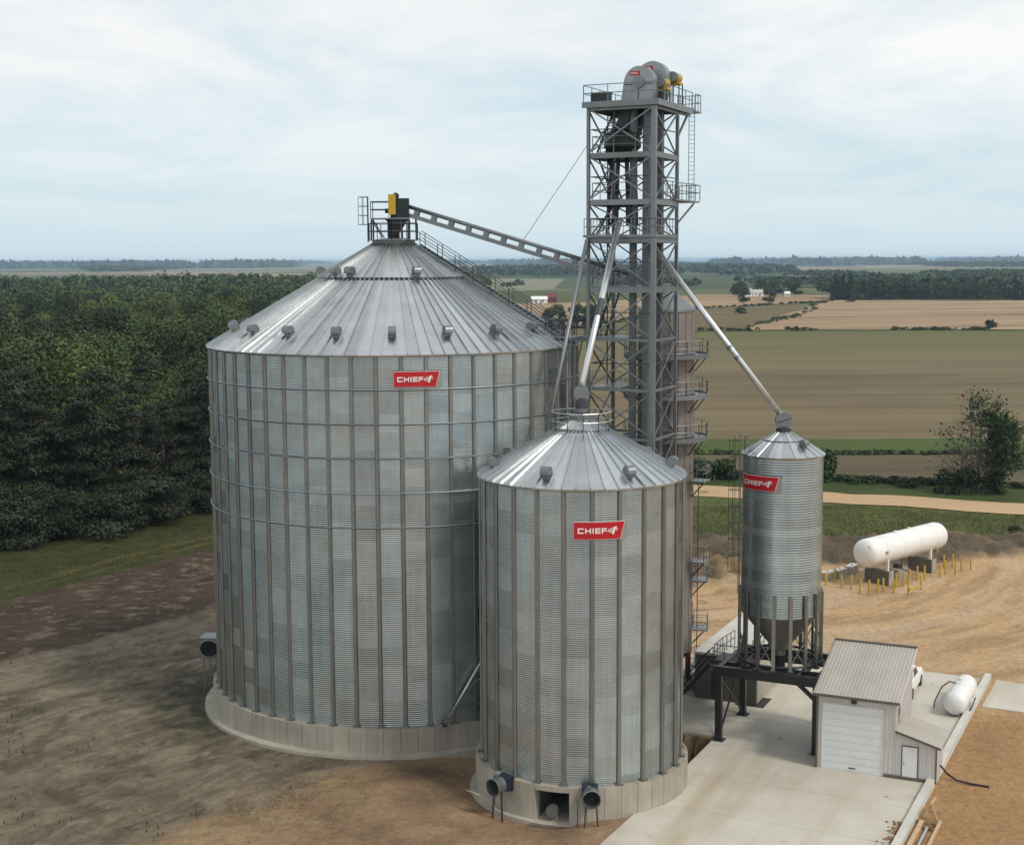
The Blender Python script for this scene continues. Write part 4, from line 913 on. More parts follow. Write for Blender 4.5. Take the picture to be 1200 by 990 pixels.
for z,a in ((15.1,62),(9.3,66),(7.9,74),(4.3,80),(1.75,70)):
    p=bpy.data.objects.new('side_landing',None); COL.objects.link(p); p.parent=dy; p.rotation_euler=(0,0,rad(a))
    MB().box(-.75,.75,-DR-1.15,-DR-.05,z-.09,z).build('landing_deck',MT['steel'],p)
    rail(p,[(-.7,-DR-.1,z),(-.7,-DR-1.1,z),(.7,-DR-1.1,z),(.7,-DR-.1,z)],1.07,.7,.026)
    MB().bar((0,-DR-1.0,z-.1),(0,-DR-.02,z-1.2),.08).build('landing_bracket',MT['dsteel'],p)
m=MB()
for s in (-.22,.22): m.tube((s,-DR-.35,1.8),(s,-DR-.35,16),.026,5)
for i in range(46): m.tube((-.22,-DR-.35,2+i*.3),(.22,-DR-.35,2+i*.3),.015,4)
for i in range(7): z=4.5+i*1.6; m.path([(-.3,-DR-.35,z),(-.36,-DR-.8,z),(0,-DR-1.05,z),(.36,-DR-.8,z),(.3,-DR-.35,z)],.02,4)
m.build('caged_ladder',MT['dsteel'],dy,rz=rad(84))
for i in range(8): a=rad(20+45*i); x,y=arc_xy(DR-.12,a); MB().box(x-.13,x+.13,y-.13,y+.13,.55,2.75).build('leg',MT['redsteel'],dy)
MB().lathe([(DR+.75,-.4),(DR+.75,.5),(.01,.55)],8).build('dryer_plinth',MT['conc'],dy)
MB().sector(DR-.02,DR+.03,4.4,6.1,rad(76),rad(96),3).build('access_door',MT['dsteel'],dy)

# ------------------------------------------------------------------ concrete pit house with pale roof
ph=thing('pit_house','low concrete pit house with dark walls and bright flat roof behind the black frame','building',(16.67,93.11,0),-TH)
PW,PD,PH=4.4,10.5,3.25
MB().box(-PW,0,0,.25,-.1,PH).build('front_wall',MT['concdark'],ph)
n=9
for i in range(n): MB().box(-.25,-.0-(.012 if i%2 else 0),.252+(PD-.26)*i/n+.008,.252+(PD-.26)*(i+1)/n-.008,-.1,PH-.003).build('wall_panel',MT['conc'],ph)
MB().box(-PW,-PW+.25,.252,PD,-.1,PH-.003).build('side_wall',MT['concdark'],ph); MB().box(-PW+.252,-.252,PD-.25,PD,-.1,PH-.003).build('back_wall',MT['concdark'],ph)
MB().box(-PW-.06,.06,-.05,PD+.05,PH+.002,PH+.17).build('roof_slab',MT['conclight'],ph)
m=MB(); m.box(-PW+1.2,-PW+2.1,-.03,-.004,.1,2.15); m.build('door',MT['dsteel'],ph)
# stair and landing with rails on the pit house
sw=thing('steel_stair','dark railed steel stair and landing at the front of the pit house','stair',(16.67,93.11,0),-TH)
MB().box(-2.3,-.2,-2.3,-.4,PH+.3,PH+.4).build('landing',MT['dsteel'],sw)
rail(sw,[(-2.3,-.4,PH+.4),(-2.3,-2.3,PH+.4),(-.2,-2.3,PH+.4)],1.07,.7,.03,mat='black'); rail(sw,[(-.2,-.4,PH+.4),(-.2,2.5,PH+.2)],1.07,.9,.03,mat='black'); rail(sw,[(-2.3,-.4,PH+.4),(-2.3,2.5,PH+.2)],1.07,.9,.03,mat='black')
for x in (-2.2,-.3): MB().box(x-.06,x+.06,-2.25,-2.13,.1,PH+.3).build('post',MT['black'],sw)
for s in (-1.0,-.0): MB().bar((-2.3-.1,-2.2+s*.0-.1+(-.8 if s else 0),PH+.3),(-5.2,-2.3+(-.8 if s else 0),.15),.06,.22).build('stringer',MT['black'],sw)
tm=MB().box(-.14,.14,-.8,0,-.02,.02).mesh('tread',MT['dsteel'])
for i in range(13): f_=(i+.5)/13; link('tread',tm,sw,(-2.4-2.8*f_,-2.3,PH+.3-(PH+.15)*f_))
m=MB()
for y in (-2.3,-3.1):
    for hh in (1.0,.55): m.tube((-2.4,y,PH+.3+hh),(-5.2,y,.15+hh),.03,5)
    for i in range(4): f_=i/3; m.tube((-2.4-2.8*f_,y,PH+.3-(PH+.15)*f_),(-2.4-2.8*f_,y,PH+1.3-(PH+.15)*f_),.03,5)
m.build('stair_railing',MT['black'],sw)
g=thing('steel_grate','dark flat steel grate set on the slab behind the small silo','grate',site(-6.9,10.6,.105),-TH)
m=MB(); m.box(-1.0,1.0,-1.1,1.1,0,.03); m.build('grate_frame',MT['dsteel'],g)
bm_=MB().box(-.03,.03,-1.05,1.05,.03,.06).mesh('grate_bar',MT['black'])
for i in range(12): link('grate_bar',bm_,g,(-.92+i*.167,0,0))
fl=tag(MB().box(-.75,.75,-.45,.45,.102,.15).build('floor_hatch',MT['orange'],None,False,site(-1.6,9.2,0),-TH),'small orange hatch cover lying on the slab under the hopper bin','hatch')

# ------------------------------------------------------------------ shed
sh=thing('metal_shed','taupe metal shed with roll-up door and lean-to beside the loading frame','shed',SH,-TH+rad(1.0))
SW,SD,E0,E1=4.55,6.1,4.75,6.35
def corr_wall(parent,name,p,q,z0,z1a,z1b,mat='side',nrm=None,step=.6):
    """ribbed siding panels from p to q (2D), heights z1a at p, z1b at q; each panel one part"""
    P=Vector((*p,0)); Q=Vector((*q,0)); Ln=(Q-P).length; n=max(1,round(Ln/step)); d=(Q-P)/Ln; out=Vector((d.y,-d.x,0))
    for i in range(n):
        m=MB(); a=Ln*i/n+.004; b=Ln*(i+1)/n-.004; xs=[a]
        k=3; prof=[]
        for j in range(k):
            s=a+(b-a)*j/k; wd=(b-a)/k
            prof+=[(s,0),(s+wd*.62,0),(s+wd*.70,.035),(s+wd*.92,.035)]
        prof.append((b,0)); vs=[]
        for s,o in prof:
            c=P+d*s+out*o; zt=z1a+(z1b-z1a)*s/Ln; vs+=[(c.x,c.y,z0),(c.x,c.y,zt)]
        m.add(vs,[(2*j,2*j+2,2*j+3,2*j+1) for j in range(len(prof)-1)]); m.build(name,MT[mat],parent)
# inner solid so nothing shows through
MB().prism([(.03,.03),(SW-.03,.03),(SW-.03,SD-.03),(.03,SD-.03)],.02,E0-.05).build('inner_shell',MT['side'],sh)
m=MB(); m.add([(.03,.03,E0-.06),(SW-.03,.03,E0-.06),(SW-.03,SD-.03,E0-.06),(.03,SD-.03,E0-.06),(.03,SD-.03,E1-.1),(SW-.03,SD-.03,E1-.1)],[(0,1,5,4),(1,2,5),(0,4,3),(2,3,4,5)]); m.build('gable_core',MT['side'],sh)
DX0,DX1,DZ=.32,3.85,4.12
corr_wall(sh,'wall_panel',(0,0),(DX0,0),.1,E0,E0); corr_wall(sh,'wall_panel',(DX1,0),(SW,0),.1,E0,E0)
corr_wall(sh,'wall_panel',(DX0,0),(DX1,0),DZ,E0,E0)
corr_wall(sh,'wall_panel',(SW,0),(SW,SD),.1,E0,E1); corr_wall(sh,'wall_panel',(0,SD),(0,0),.1,E1,E0); corr_wall(sh,'wall_panel',(SW,SD),(0,SD),.1,E1,E1)
dr=bpy.data.objects.new('roll_up_door',None); COL.objects.link(dr); dr.parent=sh
for i in range(9):
    z0=.11+(DZ-.11)*i/9; z1=.11+(DZ-.11)*(i+1)/9-.012; MB().add([(DX0,-.006,z0),(DX1,-.006,z0),(DX1,-.011,(z0+z1)/2),(DX0,-.011,(z0+z1)/2),(DX0,-.006,z1),(DX1,-.006,z1)],[(0,1,2,3),(3,2,5,4)]).build('door_slat',MT['door'],dr)
m=MB(); m.box(DX0-.09,DX0,-.05,.0,.1,DZ+.08); m.box(DX1,DX1+.09,-.05,.0,.1,DZ+.08); m.box(DX0,DX1,-.05,.0,DZ,DZ+.08); m.build('door_trim',MT['side'],dr)
# roof sheets, mono pitch up to the back with a short back lip
n=8; ov=.28
for i in range(n):
    x0=-ov+(SW+2*ov)*i/n; x1=-ov+(SW+2*ov)*(i+1)/n; k=3; prof=[]
    for j in range(k):
        s=x0+(x1-x0)*j/k; wd=(x1-x0)/k; prof+=[(s,0),(s+wd*.6,0),(s+wd*.7,.04),(s+wd*.9,.04)]
    prof.append((x1,0)); y0,y1=-ov,SD+.05; sl=(E1-E0)/SD; vs=[]
    for s,o in prof: vs+=[(s,y0,E0+.03+sl*y0+o),(s,y1,E0+.03+sl*y1+o)]
    MB().add(vs,[(2*j,2*j+2,2*j+3,2*j+1) for j in range(len(prof)-1)]).build('roof_panel',MT['shedroof'],sh)
sl=(E1-E0)/SD
MB().add([(-ov,SD+.05,E1+.055),(SW+ov,SD+.05,E1+.055),(SW+ov,SD+.75,E1-.16),(-ov,SD+.75,E1-.16),(-ov,SD+.05,E1-.05),(SW+ov,SD+.05,E1-.05),(SW+ov,SD+.75,E1-.24),(-ov,SD+.75,E1-.24)],[(0,1,2,3),(7,6,5,4),(1,5,6,2),(0,3,7,4),(2,6,7,3)]).build('back_lip',MT['trim'],sh)
MB().bar((-ov,-ov-.02,E0-.06),(SW+ov,-ov-.02,E0-.06),.05,.16).build('eave_trim',MT['trim'],sh)
for x in (-ov,SW+ov): MB().bar((x,-ov,E0+.0-sl*ov-.03),(x,SD+.04,E1-.01),.05,.13).build('rake_trim',MT['side'] if x>0 else MT['trim'],sh)
MB().bar((-ov,SD+.05,E1+.11),(SW+ov,SD+.05,E1+.11),.22,.05).build('ridge_cap',MT['trim'],sh)
MB().box(-.07,.03,-.07,-.04,.1,E0-.12).build('corner_trim',MT['trim'],sh); MB().box(SW-.05,SW+.08,-.07,-.045,2.6,E0-.12).build('corner_trim',MT['side'],sh)
MB().box(2.0,2.3,-.22,-.045,DZ+.22,DZ+.42).build('wall_light',MT['dsteel'],sh); MB().box(1.9,2.3,-.05,-.022,.3,.36).build('door_handle',MT['dsteel'],dr)
MB().tube((-.02,-.12,E0-.15),(-.02,-.12,.2),.05,8).build('downspout',MT['trim'],sh); MB().box(SW+.02,SW+.1,.0+.8,1.2,3.6,4.1).build('meter_box',MT['steel'],sh)
MB().tube((SW+.06,1.0,3.2),(SW+.06,1.0,3.6),.03,6).build('conduit',MT['steel'],sh)
# lean-to
LW,LD,LZ0,LZ1=2.35,3.0,3.0,2.35
MB().prism([(SW+.04,.03),(SW+LW-.03,.03),(SW+LW-.03,LD-.03),(SW+.04,LD-.03)],.02,LZ1-.1).build('lean_to_shell',MT['side'],sh)
wd0,wd1,wdz=SW+.42,SW+1.36,2.16
lz=lambda x: LZ0+(LZ1-LZ0)*(x-SW)/LW
corr_wall(sh,'lean_to_panel',(SW,0.0),(wd0,0.0),.1,lz(SW),lz(wd0)); corr_wall(sh,'lean_to_panel',(wd1,0),(SW+LW,0),.1,lz(wd1),lz(SW+LW)); corr_wall(sh,'lean_to_panel',(wd0,0),(wd1,0),wdz,lz(wd0),lz(wd1))
corr_wall(sh,'lean_to_panel',(SW+LW,0),(SW+LW,LD),.1,LZ1,LZ1); corr_wall(sh,'lean_to_panel',(SW+LW,LD),(SW+.04,LD),.1,LZ1,LZ0)
for i in range(5):
    y0=-.2+(LD+.4)*i/5; y1=-.2+(LD+.4)*(i+1)/5; vs=[]; k=3; prof=[]
    for j in range(k): s=y0+(y1-y0)*j/k; wd=(y1-y0)/k; prof+=[(s,0),(s+wd*.6,0),(s+wd*.7,.035),(s+wd*.9,.035)]
    prof.append((y1,0))
    for s,o in prof: vs+=[(SW+.05,s,LZ0+.06+o),(SW+LW+.3,s,lz(SW+LW+.3)+.06+o)]
    MB().add(vs,[(2*j,2*j+1,2*j+3,2*j+2) for j in range(len(prof)-1)]).build('lean_to_roof_panel',MT['shedroof'],sh)
MB().bar((SW+.05,-.22,LZ0-.0),(SW+LW+.3,-.22,lz(SW+LW+.3)-.0),.05,.14).build('rake_trim',MT['trim'],sh)
MB().box(SW+LW-.02,SW+LW+.08,-.07,-.045,.1,LZ1-.06).build('corner_trim',MT['trim'],sh)
MB().box(DX1+.1,SW+LW+.05,-.075,-.045,.09,.30).build('base_trim',MT['trim'],sh)
wdo=bpy.data.objects.new('walk_door',None); COL.objects.link(wdo); wdo.parent=sh
MB().box(wd0+.05,wd1-.05,-.052,-.02,.14,wdz-.05).build('door_leaf',MT['door'],wdo)
m=MB(); m.box(wd0-.02,wd0+.05,-.058,0,.1,wdz+.02); m.box(wd1-.05,wd1+.02,-.058,0,.1,wdz+.02); m.box(wd0+.05,wd1-.05,-.058,0,wdz-.05,wdz+.02); m.build('door_frame',MT['trim'],wdo)
MB().tube((wd0+.14,-.052,1.1),(wd0+.14,-.11,1.1),.035,8).build('door_knob',MT['dsteel'],wdo)

# ------------------------------------------------------------------ kerb wall, white tank, pickup, loose stuff
cu=thing('kerb_wall','low pale concrete kerb wall running along the slab edge past the white tank','kerb',(0,0,0))
ca=Vector((20.2,70.3,0)); cb=Vector((34.7,99.3,0)); cdn=(cb-ca).normalized(); 
nK=9
for i in range(-1,nK):
    a=ca.lerp(cb,i/nK)+cdn*.01; b=ca.lerp(cb,(i+1)/nK)-cdn*.01; MB().bar(a+Vector((0,0,.10)),b+Vector((0,0,.10)),.42,.62).build('kerb_segment',MT['conclight'],cu)
def tank_mesh(r,Ln,n=28):
    m=MB(); prof=[]
    for i in range(7): a=PI/2*i/6; prof.append((-Ln/2-r*.55*math.cos(a),r*math.sin(a)+.0001))
    prof+=[(-Ln/2+Ln*k/4,r) for k in range(1,4)]
    for i in range(7): a=PI/2*(1-i/6); prof.append((Ln/2+r*.55*math.cos(a),r*math.sin(a)+.0001))
    k=len(prof); vs=[]
    for i in range(n):
        a=2*PI*i/n
        for x,rr in prof: vs.append((x,rr*math.cos(a),rr*math.sin(a)))
    m.add(vs,[(i*k+j,i*k+j+1,((i+1)%n)*k+j+1,((i+1)%n)*k+j) for i in range(n) for j in range(k-1)]); return m
tk=thing('white_tank','small white cylindrical tank lying on the slab beside the kerb wall','tank',(30.55,92.7,.1),math.atan2(cdn.y,cdn.x))
tank_mesh(.74,4.7).build('tank_shell',MT['white'],tk,True).location=(0,0,.86)
for x in (-1.6,1.6): MB().box(x-.12,x+.12,-.6,.6,.0,.35).build('saddle',MT['dsteel'],tk)
m=MB(); m.path([(-.9,.2,1.85),(-.95,.6,1.95),(-1.0,1.1,1.5),(-1.1,1.5,.5),(-1.2,1.55,.06)],.05,6); m.build('fill_hose',MT['concdark'],tk)
MB().lathe([(.16,1.83),(.16,2.0),(.01,2.03)],12).build('valve_dome',MT['white'],tk)
m=MB(); m.path([(-2.2,-.8,.1),(-1.2,-.95,.5),(.2,-.95,.7)],.05,6); m.build('side_pipe',MT['dsteel'],tk)
# pickup truck partly hidden behind the shed
pk=thing('pickup_truck','white pickup truck with dark windows parked behind the shed','truck',(27.62,96.4,.1),math.atan2(Vv.y,Vv.x)+PI)
def loft(secs):
    m=MB(); k=len(secs[0]); vs=[p for s in secs for p in s]; fs=[]
    for i in range(len(secs)-1):
        for j in range(k): fs.append((i*k+j,i*k+(j+1)%k,(i+1)*k+(j+1)%k,(i+1)*k+j))
    fs+=[tuple(range(k-1,-1,-1)),tuple((len(secs)-1)*k+j for j in range(k))]; return m.add(vs,fs)
def sec(x,w,z0,z1,c=.12): return [(x,-w,z0),(x,w,z0),(x,w+.03,(z0+z1)/2),(x,w-c*.4,z1-.05),(x,w-c,z1),(x,-w+c,z1),(x,-w+c*.4,z1-.05),(x,-w-.03,(z0+z1)/2)]
loft([sec(-2.85,.88,.45,.95),sec(-2.75,.95,.38,1.05),(sec(-1.2,.98,.35,1.12)),sec(.6,.98,.35,1.15),sec(2.65,.96,.38,1.12),sec(2.8,.92,.45,1.05)]).build('body',MT['white'],pk,30)
loft([sec(-1.25,.90,1.10,1.14),sec(-.65,.80,1.12,1.78,.16),sec(.45,.80,1.12,1.82,.16),sec(.72,.86,1.12,1.16)]).build('cab',MT['white'],pk,30)
m=MB()
for s in (-1,1): m.add([(-.95,s*.895,1.18),(.58,s*.885,1.18),(.38,s*.815,1.68),(-.58,s*.815,1.68)],[(0,1,2,3)])
m.build('side_window',MT['glass'],pk)
MB().add([(-1.22,-.7,1.17),(-1.22,.7,1.17),(-.72,.62,1.70),(-.72,-.62,1.70)],[(0,1,2,3)]).build('windscreen',MT['glass'],pk); MB().add([(.74,-.7,1.19),(.74,.7,1.19),(.50,.62,1.72),(.50,-.62,1.72)],[(0,1,2,3)]).build('rear_window',MT['glass'],pk)
MB().box(.85,2.62,-.78,.78,1.131,1.16).build('bed',MT['dsteel'],pk)
for x in (-1.8,1.75):
    for s in (-1,1):
        wv=bpy.data.objects.new('wheel',None); COL.objects.link(wv); wv.parent=pk; wv.location=(x,s*.9,.38)
        MB().tube((0,-.13,0),(0,.13,0),.38,20).build('tyre',MT['rubber'],wv); MB().tube((0,-.14,0),(0,.14,0),.22,14).build('rim',MT['steel'],wv)
MB().box(-2.95,-2.84,-.85,.85,.42,.62).build('bumper',MT['dsteel'],pk); MB().box(2.80,2.9,-.85,.85,.42,.62).build('bumper',MT['dsteel'],pk)
for s in (-1,1): MB().box(-2.87,-2.80,s*.75-.14,s*.75+.14,.75,.9).build('headlight',MT['letter'],pk); MB().box(2.78,2.84,s*.84-.07,s*.84+.07,.7,1.0).build('tail_light',MT['red'],pk)
# hose from the lean-to, sawhorse, timber and pipes by the kerb
def gp(lst): return [(x,y,z) for x,y,z in lst]
tag(MB().path([(25.0,80.0,.75),(25.35,80.05,.62),(25.6,79.7,.30),(26.0,79.2,.06),(26.7,78.7,.03),(27.6,78.2,.03)],.06,6).build('drain_hose',MT['rubber']),'black hose running from the lean-to corner onto the orange dirt','hose')
sa=thing('sawhorse','pale timber sawhorse standing on the dirt beside the kerb','sawhorse',(23.15,74.2,0),rad(60))
MB().box(-.6,.6,-.05,.05,.74,.84).build('top_rail',MT['wood'],sa)
for x in (-.5,.5):
    for s in (-1,1): MB().bar((x,s*.04,.76),(x+.08*(1 if x>0 else -1),s*.36,-.05),.08).build('leg',MT['wood'],sa)
pf=Vector((-cdn.y,cdn.x,0))*-1
def along(d0,d1,off,z,r,name,mat,label,cat,square=True):
    a=ca+cdn*d0+pf*off+Vector((0,0,z)); b=ca+cdn*d1+pf*off+Vector((0,0,z)); m=MB()
    m.bar(a,b,r*2,r*2) if square else m.tube(a,b,r,8)
    return tag(m.build(name,MT[mat]),label,cat)
along(-4,3.4,.55,.06,.12,'timber_beam','wood','timber beam lying nearest the kerb wall at the lower right','timber')
along(-4,2.7,.95,.05,.09,'steel_pipe','spout','bright pipe lying between two timbers beside the kerb','pipe',False)
along(-4,3.9,1.45,.05,.08,'timber_plank','wood','timber plank lying farthest from the kerb wall on the dirt','timber')
r_=MB()
for i in range(26):
    a=ca+cdn*random.uniform(2.6,4.0)+pf*random.uniform(.35,1.3); s=random.uniform(.06,.2); r_.lathe([(s*1.3,-.05),(s,s*.5),(.01,s*.8)],6); k=7*3
    r_.v[-18:]=[(x+a.x,y+a.y,z) for x,y,z in r_.v[-18:]]
kind(r_.build('dirt_clods',MT['lug']),'stuff','heap of brown dirt clods beside the sawhorse','dirt')
# ------------------------------------------------------------------ propane tank and bollards
pt0=Vector((32.6,128.2,0)); pt1=Vector((42.6,137.4,0)); pm_=(pt0+pt1)/2; pdv=(pt1-pt0).normalized()
pr=thing('propane_tank','big white propane tank on concrete saddles ringed by yellow bollards','tank',(pm_.x,pm_.y,0),math.atan2(pdv.y,pdv.x))
PR=1.32; PL=(pt1-pt0).length-1.4
tank_mesh(PR,PL,36).build('tank_shell',MT['white'],pr,True).location=(0,0,3.15)
for x in (-PL*.32,PL*.30):
    MB().box(x-.35,x+.35,-1.3,1.3,-.2,1.25).build('saddle_block',MT['concdark'],pr); MB().box(x-.36,x+.36,-1.42,-1.302,-.2,1.3).build('saddle_face',MT['conc'],pr)  # shaded side of the saddle coloured dark, its lit face coloured paler
    for s in (-1,1): MB().box(x-.1,x+.1,s*.95-.12,s*.95+.12,1.25,2.45).build('saddle_leg',MT['white'],pr)
MB().box(-PL*.05-.9,-PL*.05+.9,-.6,.6,-.1,.9).build('pump_plinth',MT['conc'],pr)
for x in (-PL*.36,-PL*.12,PL*.12,PL*.36):
    w_=tor(PR+.002,0,.012,40); o=w_.build('weld_seam',MT['conclight'],pr); o.rotation_euler=(0,PI/2,0); o.location=(x,0,3.15)
MB().path([(-PL*.02,-.2,1.9),(-PL*.02,-.2,1.1),(-PL*.10,-.9,1.0),(-PL*.10,-1.6,.9),(-PL*.10,-1.6,.1)],.05,6).build('liquid_pipe',MT['dsteel'],pr)
MB().box(-PL*.40,-PL*.40+.5,-PR-.012,-PR+.1,3.0,3.3).build('data_plate',MT['plate'],pr)
MB().box(-.35,.35,-.3,.3,.9,1.35).build('pump',MT['dsteel'],pr).location=(-PL*.05,0,0)
for x in (-PL*.1,PL*.1): MB().lathe([(.16,PR-.03),(.16,PR+.14),(.01,PR+.17)],12).build('top_valve',MT['white'],pr).location=(x,0,3.15)
m=MB(); vs=[]
for i in range(16): a=2*PI*i/16; m.tube((-PL/2-.45,-.55+.22*math.cos(a),3.7+.22*math.sin(a)),(-PL/2-.52,-.55+.22*math.cos(a+.4),3.7+.22*math.sin(a+.4)),.03,5)
m.build('end_manway',MT['conc'],pr)
ORD=['first','second','third','fourth','fifth','sixth','seventh','eighth','ninth','tenth','eleventh','twelfth','thirteenth','fourteenth','fifteenth','sixteenth','seventeenth','eighteenth','nineteenth','twentieth','twenty-first','twenty-second','twenty-third','twenty-fourth','twenty-fifth']
BOL=[(29.55,129.25),(30.77,130.9),(30.76,128.18),(31.52,127.48),(31.97,126.12),(32.62,125.3),(33.57,126.0),(34.24,126.5),(35.02,125.9),(35.9,128.3),(36.65,128.6),(37.59,130.0),(38.65,131.1),(39.5,131.4),(37.96,127.3),(36.2,125.3),(41.29,132.4),(42.2,133.7),(42.94,136.6),(43.08,133.5),(43.9,136.9),(44.17,135.0),(45.2,135.3),(43.67,141.2)]
BOL.sort(key=lambda p:p[0]/p[1])
bme=MB().lathe([(.09,-.3),(.09,1.25),(.06,1.31),(.01,1.33)],10).mesh('bollard',MT['boll'],40)
for i,(x,y) in enumerate(BOL):
    o=link('bollard',bme,None,(x,y,0)); o.scale=(1,1,random.uniform(.94,1.06)); o.rotation_euler=(rad(random.uniform(-2,2)),rad(random.uniform(-2,2)),0)
    tag(o,f'yellow bollard by the propane tank, {ORD[i]} of the row counted from the left','bollard','yellow bollards round the propane tank')
tag(MB().box(-.9,.9,-.06,.06,.45,.6).build('guard_rail',MT['boll'],None,False,(36.9,125.6,0),.7),'short yellow guard rail among the bollards in front of propane tank','rail')
for i,(x,y,s,lb) in enumerate([(30.2,131.5,1,'leftmost low pale concrete block behind the bollards'),(31.6,132.6,1.1,'middle low pale concrete block behind the bollards'),(33.2,134.3,1.2,'low pale concrete block nearest the propane tank left end'),(29.8,140.5,1.2,'pale concrete block lying on the dark spoil bank by the hopper bin')]):
    b=thing('concrete_block',lb,'block',(x,y,0),.6+i*.2,'loose concrete blocks'); MB().prism([(-.75*s,-.4),(.75*s,-.4),(.75*s,.4),(-.75*s,.4)],-.2,.72).build('block_body',MT['conc'],b); MB().box(-.72*s,.72*s,-.37,.37,.72,.78).build('block_top',MT['conclight'],b); MB().tube((0,-.1,.78),(0,.1,.78),.07,8).build('lifting_eye',MT['dsteel'],b)

# ------------------------------------------------------------------ trees
def leaf_quads(P,Nrm,size,rng,flat=.6):
    n=len(P); d=Nrm*flat+rng.normal(0,.55,(n,3)); d/=np.linalg.norm(d,axis=1,keepdims=True)+1e-9
    t=np.cross(d,rng.normal(0,1,(n,3))); t/=np.linalg.norm(t,axis=1,keepdims=True)+1e-9; b=np.cross(d,t)
    s=(size*rng.uniform(.6,1.35,n))[:,None]; a=t*s; c=b*s*.75
    V=np.stack([P-a-c*.3,P-c*.9+a*.2,P+a+c*.2,P+c*.9-a*.15],1).reshape(-1,3); F=np.arange(4*n).reshape(n,4); return V,F
def crown_lobes(h,w,nl,rng,base=.28):
    L_=[]
    for i in range(nl):
        a=rng.uniform(0,2*PI); f=rng.uniform(0,1); z=h*(base+ (0.92-base)*f); rr=w*.5*math.sqrt(max(.05,1-((f-.42)/.62)**2))*rng.uniform(.25,.85)
        L_.append((rr*math.cos(a),rr*math.sin(a),z,w*rng.uniform(.17,.30)*(1-.35*f)))
    L_.append((0,0,h*.62,w*.34)); L_.append((0,0,h*.82,w*.22)); return L_
def broadleaf(h,w,n,leaf,seed,mat,nl=16,base=.25,name='crown'):
    rng=np.random.default_rng(seed); LB=crown_lobes(h,w,nl,rng,base); wts=np.array([l[3]**2 for l in LB]); wts/=wts.sum()
    idx=rng.choice(len(LB),n,p=wts); Lb=np.array(LB)[idx]; d=rng.normal(0,1,(n,3)); d/=np.linalg.norm(d,axis=1,keepdims=True); d[:,2]=np.where(d[:,2]<-.35,-d[:,2],d[:,2])
    r=Lb[:,3]*rng.uniform(.55,1.08,n)*(1+.25*np.sin(d[:,0]*9+idx)*np.sin(d[:,1]*8)); P=Lb[:,:3]+d*r[:,None]*np.array([1,1,.85]); P[:,2]=np.maximum(P[:,2],h*.1)
    V,F=leaf_quads(P,d+np.array([0,0,.35]),leaf,rng); return mesh_np(name,V,F,mat)
def conifer(h,w,seed,mat,n_wh=22,per=8,leaf=.5):
    rng=np.random.default_rng(seed); P=[];Nn=[]
    for i in range(n_wh):
        f=i/(n_wh-1); z=h*(.08+.9*f); L_=w*.5*(1-f)**.8*rng.uniform(.85,1.15)+.25
        for j in range(per):
            a=2*PI*(j+rng.uniform(-.3,.3))/per+i*.7; Lj=L_*rng.uniform(.7,1.1); k=max(3,int(Lj/.32))
            for q in range(k):
                t=(q+.6)/k; droop=-.18*Lj*t*t+.10*Lj*t; wd=.28*(1-.5*t)*min(1.,Lj)
                for s in (-1,0,1):
                    P.append((math.cos(a)*Lj*t-math.sin(a)*s*wd*rng.uniform(.6,1.6),math.sin(a)*Lj*t+math.cos(a)*s*wd*rng.uniform(.6,1.6),z+droop+rng.normal(0,.08))); Nn.append((math.cos(a)*.25,math.sin(a)*.25,1))
    V,F=leaf_quads(np.array(P),np.array(Nn,float),leaf,rng,1.3); return mesh_np('crown',V,F,mat)
def trunk_mesh(h,r,mat='bark'):
    m=MB(); m.tube((0,0,-.3),(0,0,h*.45),r,8,r*.7); m.tube((0,0,h*.45),(r*.6,0,h*.85),r*.7,7,r*.2)
    for i in range(5):
        a=2*PI*i/5; z=h*(.28+.1*i); m.tube((0,0,z),(math.cos(a)*h*.2,math.sin(a)*h*.2,z+h*.18),r*.4,5,r*.12)
    return m.mesh('trunk',MT[mat],True)
def plant_tree(name,label,cat,crown,trunk,loc,s,rz,group,sz=1.):
    t=thing(name,label,cat,loc,rz,group); t.scale=(s,s,s*sz); link('crown',crown,t)
    if trunk: link('trunk',trunk,t)
    return t
def pine(h,w,n,leaf,seed,mat):
    rng=np.random.default_rng(seed); LB=[]
    for i in range(38):
        f=rng.uniform(-.09,.97) if i>9 else rng.uniform(-.09,.18); a=rng.uniform(0,2*PI); rr=w*.5*(1-max(f,0))**.55*rng.uniform(.35,1.0); r=w*rng.uniform(.10,.19)*(1.15-.6*f); LB.append((rr*math.cos(a),rr*math.sin(a),h*(.10+.86*f),r))
    LB.append((0,0,h*.93,w*.08)); LB=np.array(LB); p=LB[:,3]**2; idx=rng.choice(len(LB),n,p=p/p.sum()); Lb=LB[idx]; d=rng.normal(0,1,(n,3)); d/=np.linalg.norm(d,axis=1,keepdims=True)
    P=Lb[:,:3]+d*(Lb[:,3]*rng.uniform(.35,1.15,n))[:,None]*np.array([1.15,1.15,.42]); V,F=leaf_quads(P,d+np.array([0,0,1.0]),leaf,rng,.9); return mesh_np('crown',V,F,mat)
MT['lightleaf']=leafmat('light green foliage',(.090,.120,.032),.35,.3); MT['darkleaf']=leafmat('dark green foliage',(.030,.047,.016),.35,.3)
CON=[pine(17,11.5,17000,.15,100+i,MT['conif']) for i in range(3)]
LGT=[broadleaf(15,12.5,15000,.17,250+i,MT['lightleaf'],24,.1) for i in range(2)]; DRK=[broadleaf(16,12.5,15000,.17,270+i,MT['darkleaf'],24,.1) for i in range(2)]
DEC=[broadleaf(15,12,15000,.17,200+i,MT['decid'],26,.12) for i in range(4)]
OLV=[broadleaf(14,12,15000,.17,230+i,MT['olive'],26,.12) for i in range(2)]
TRK=trunk_mesh(14,.28)
rng=np.random.default_rng(42)
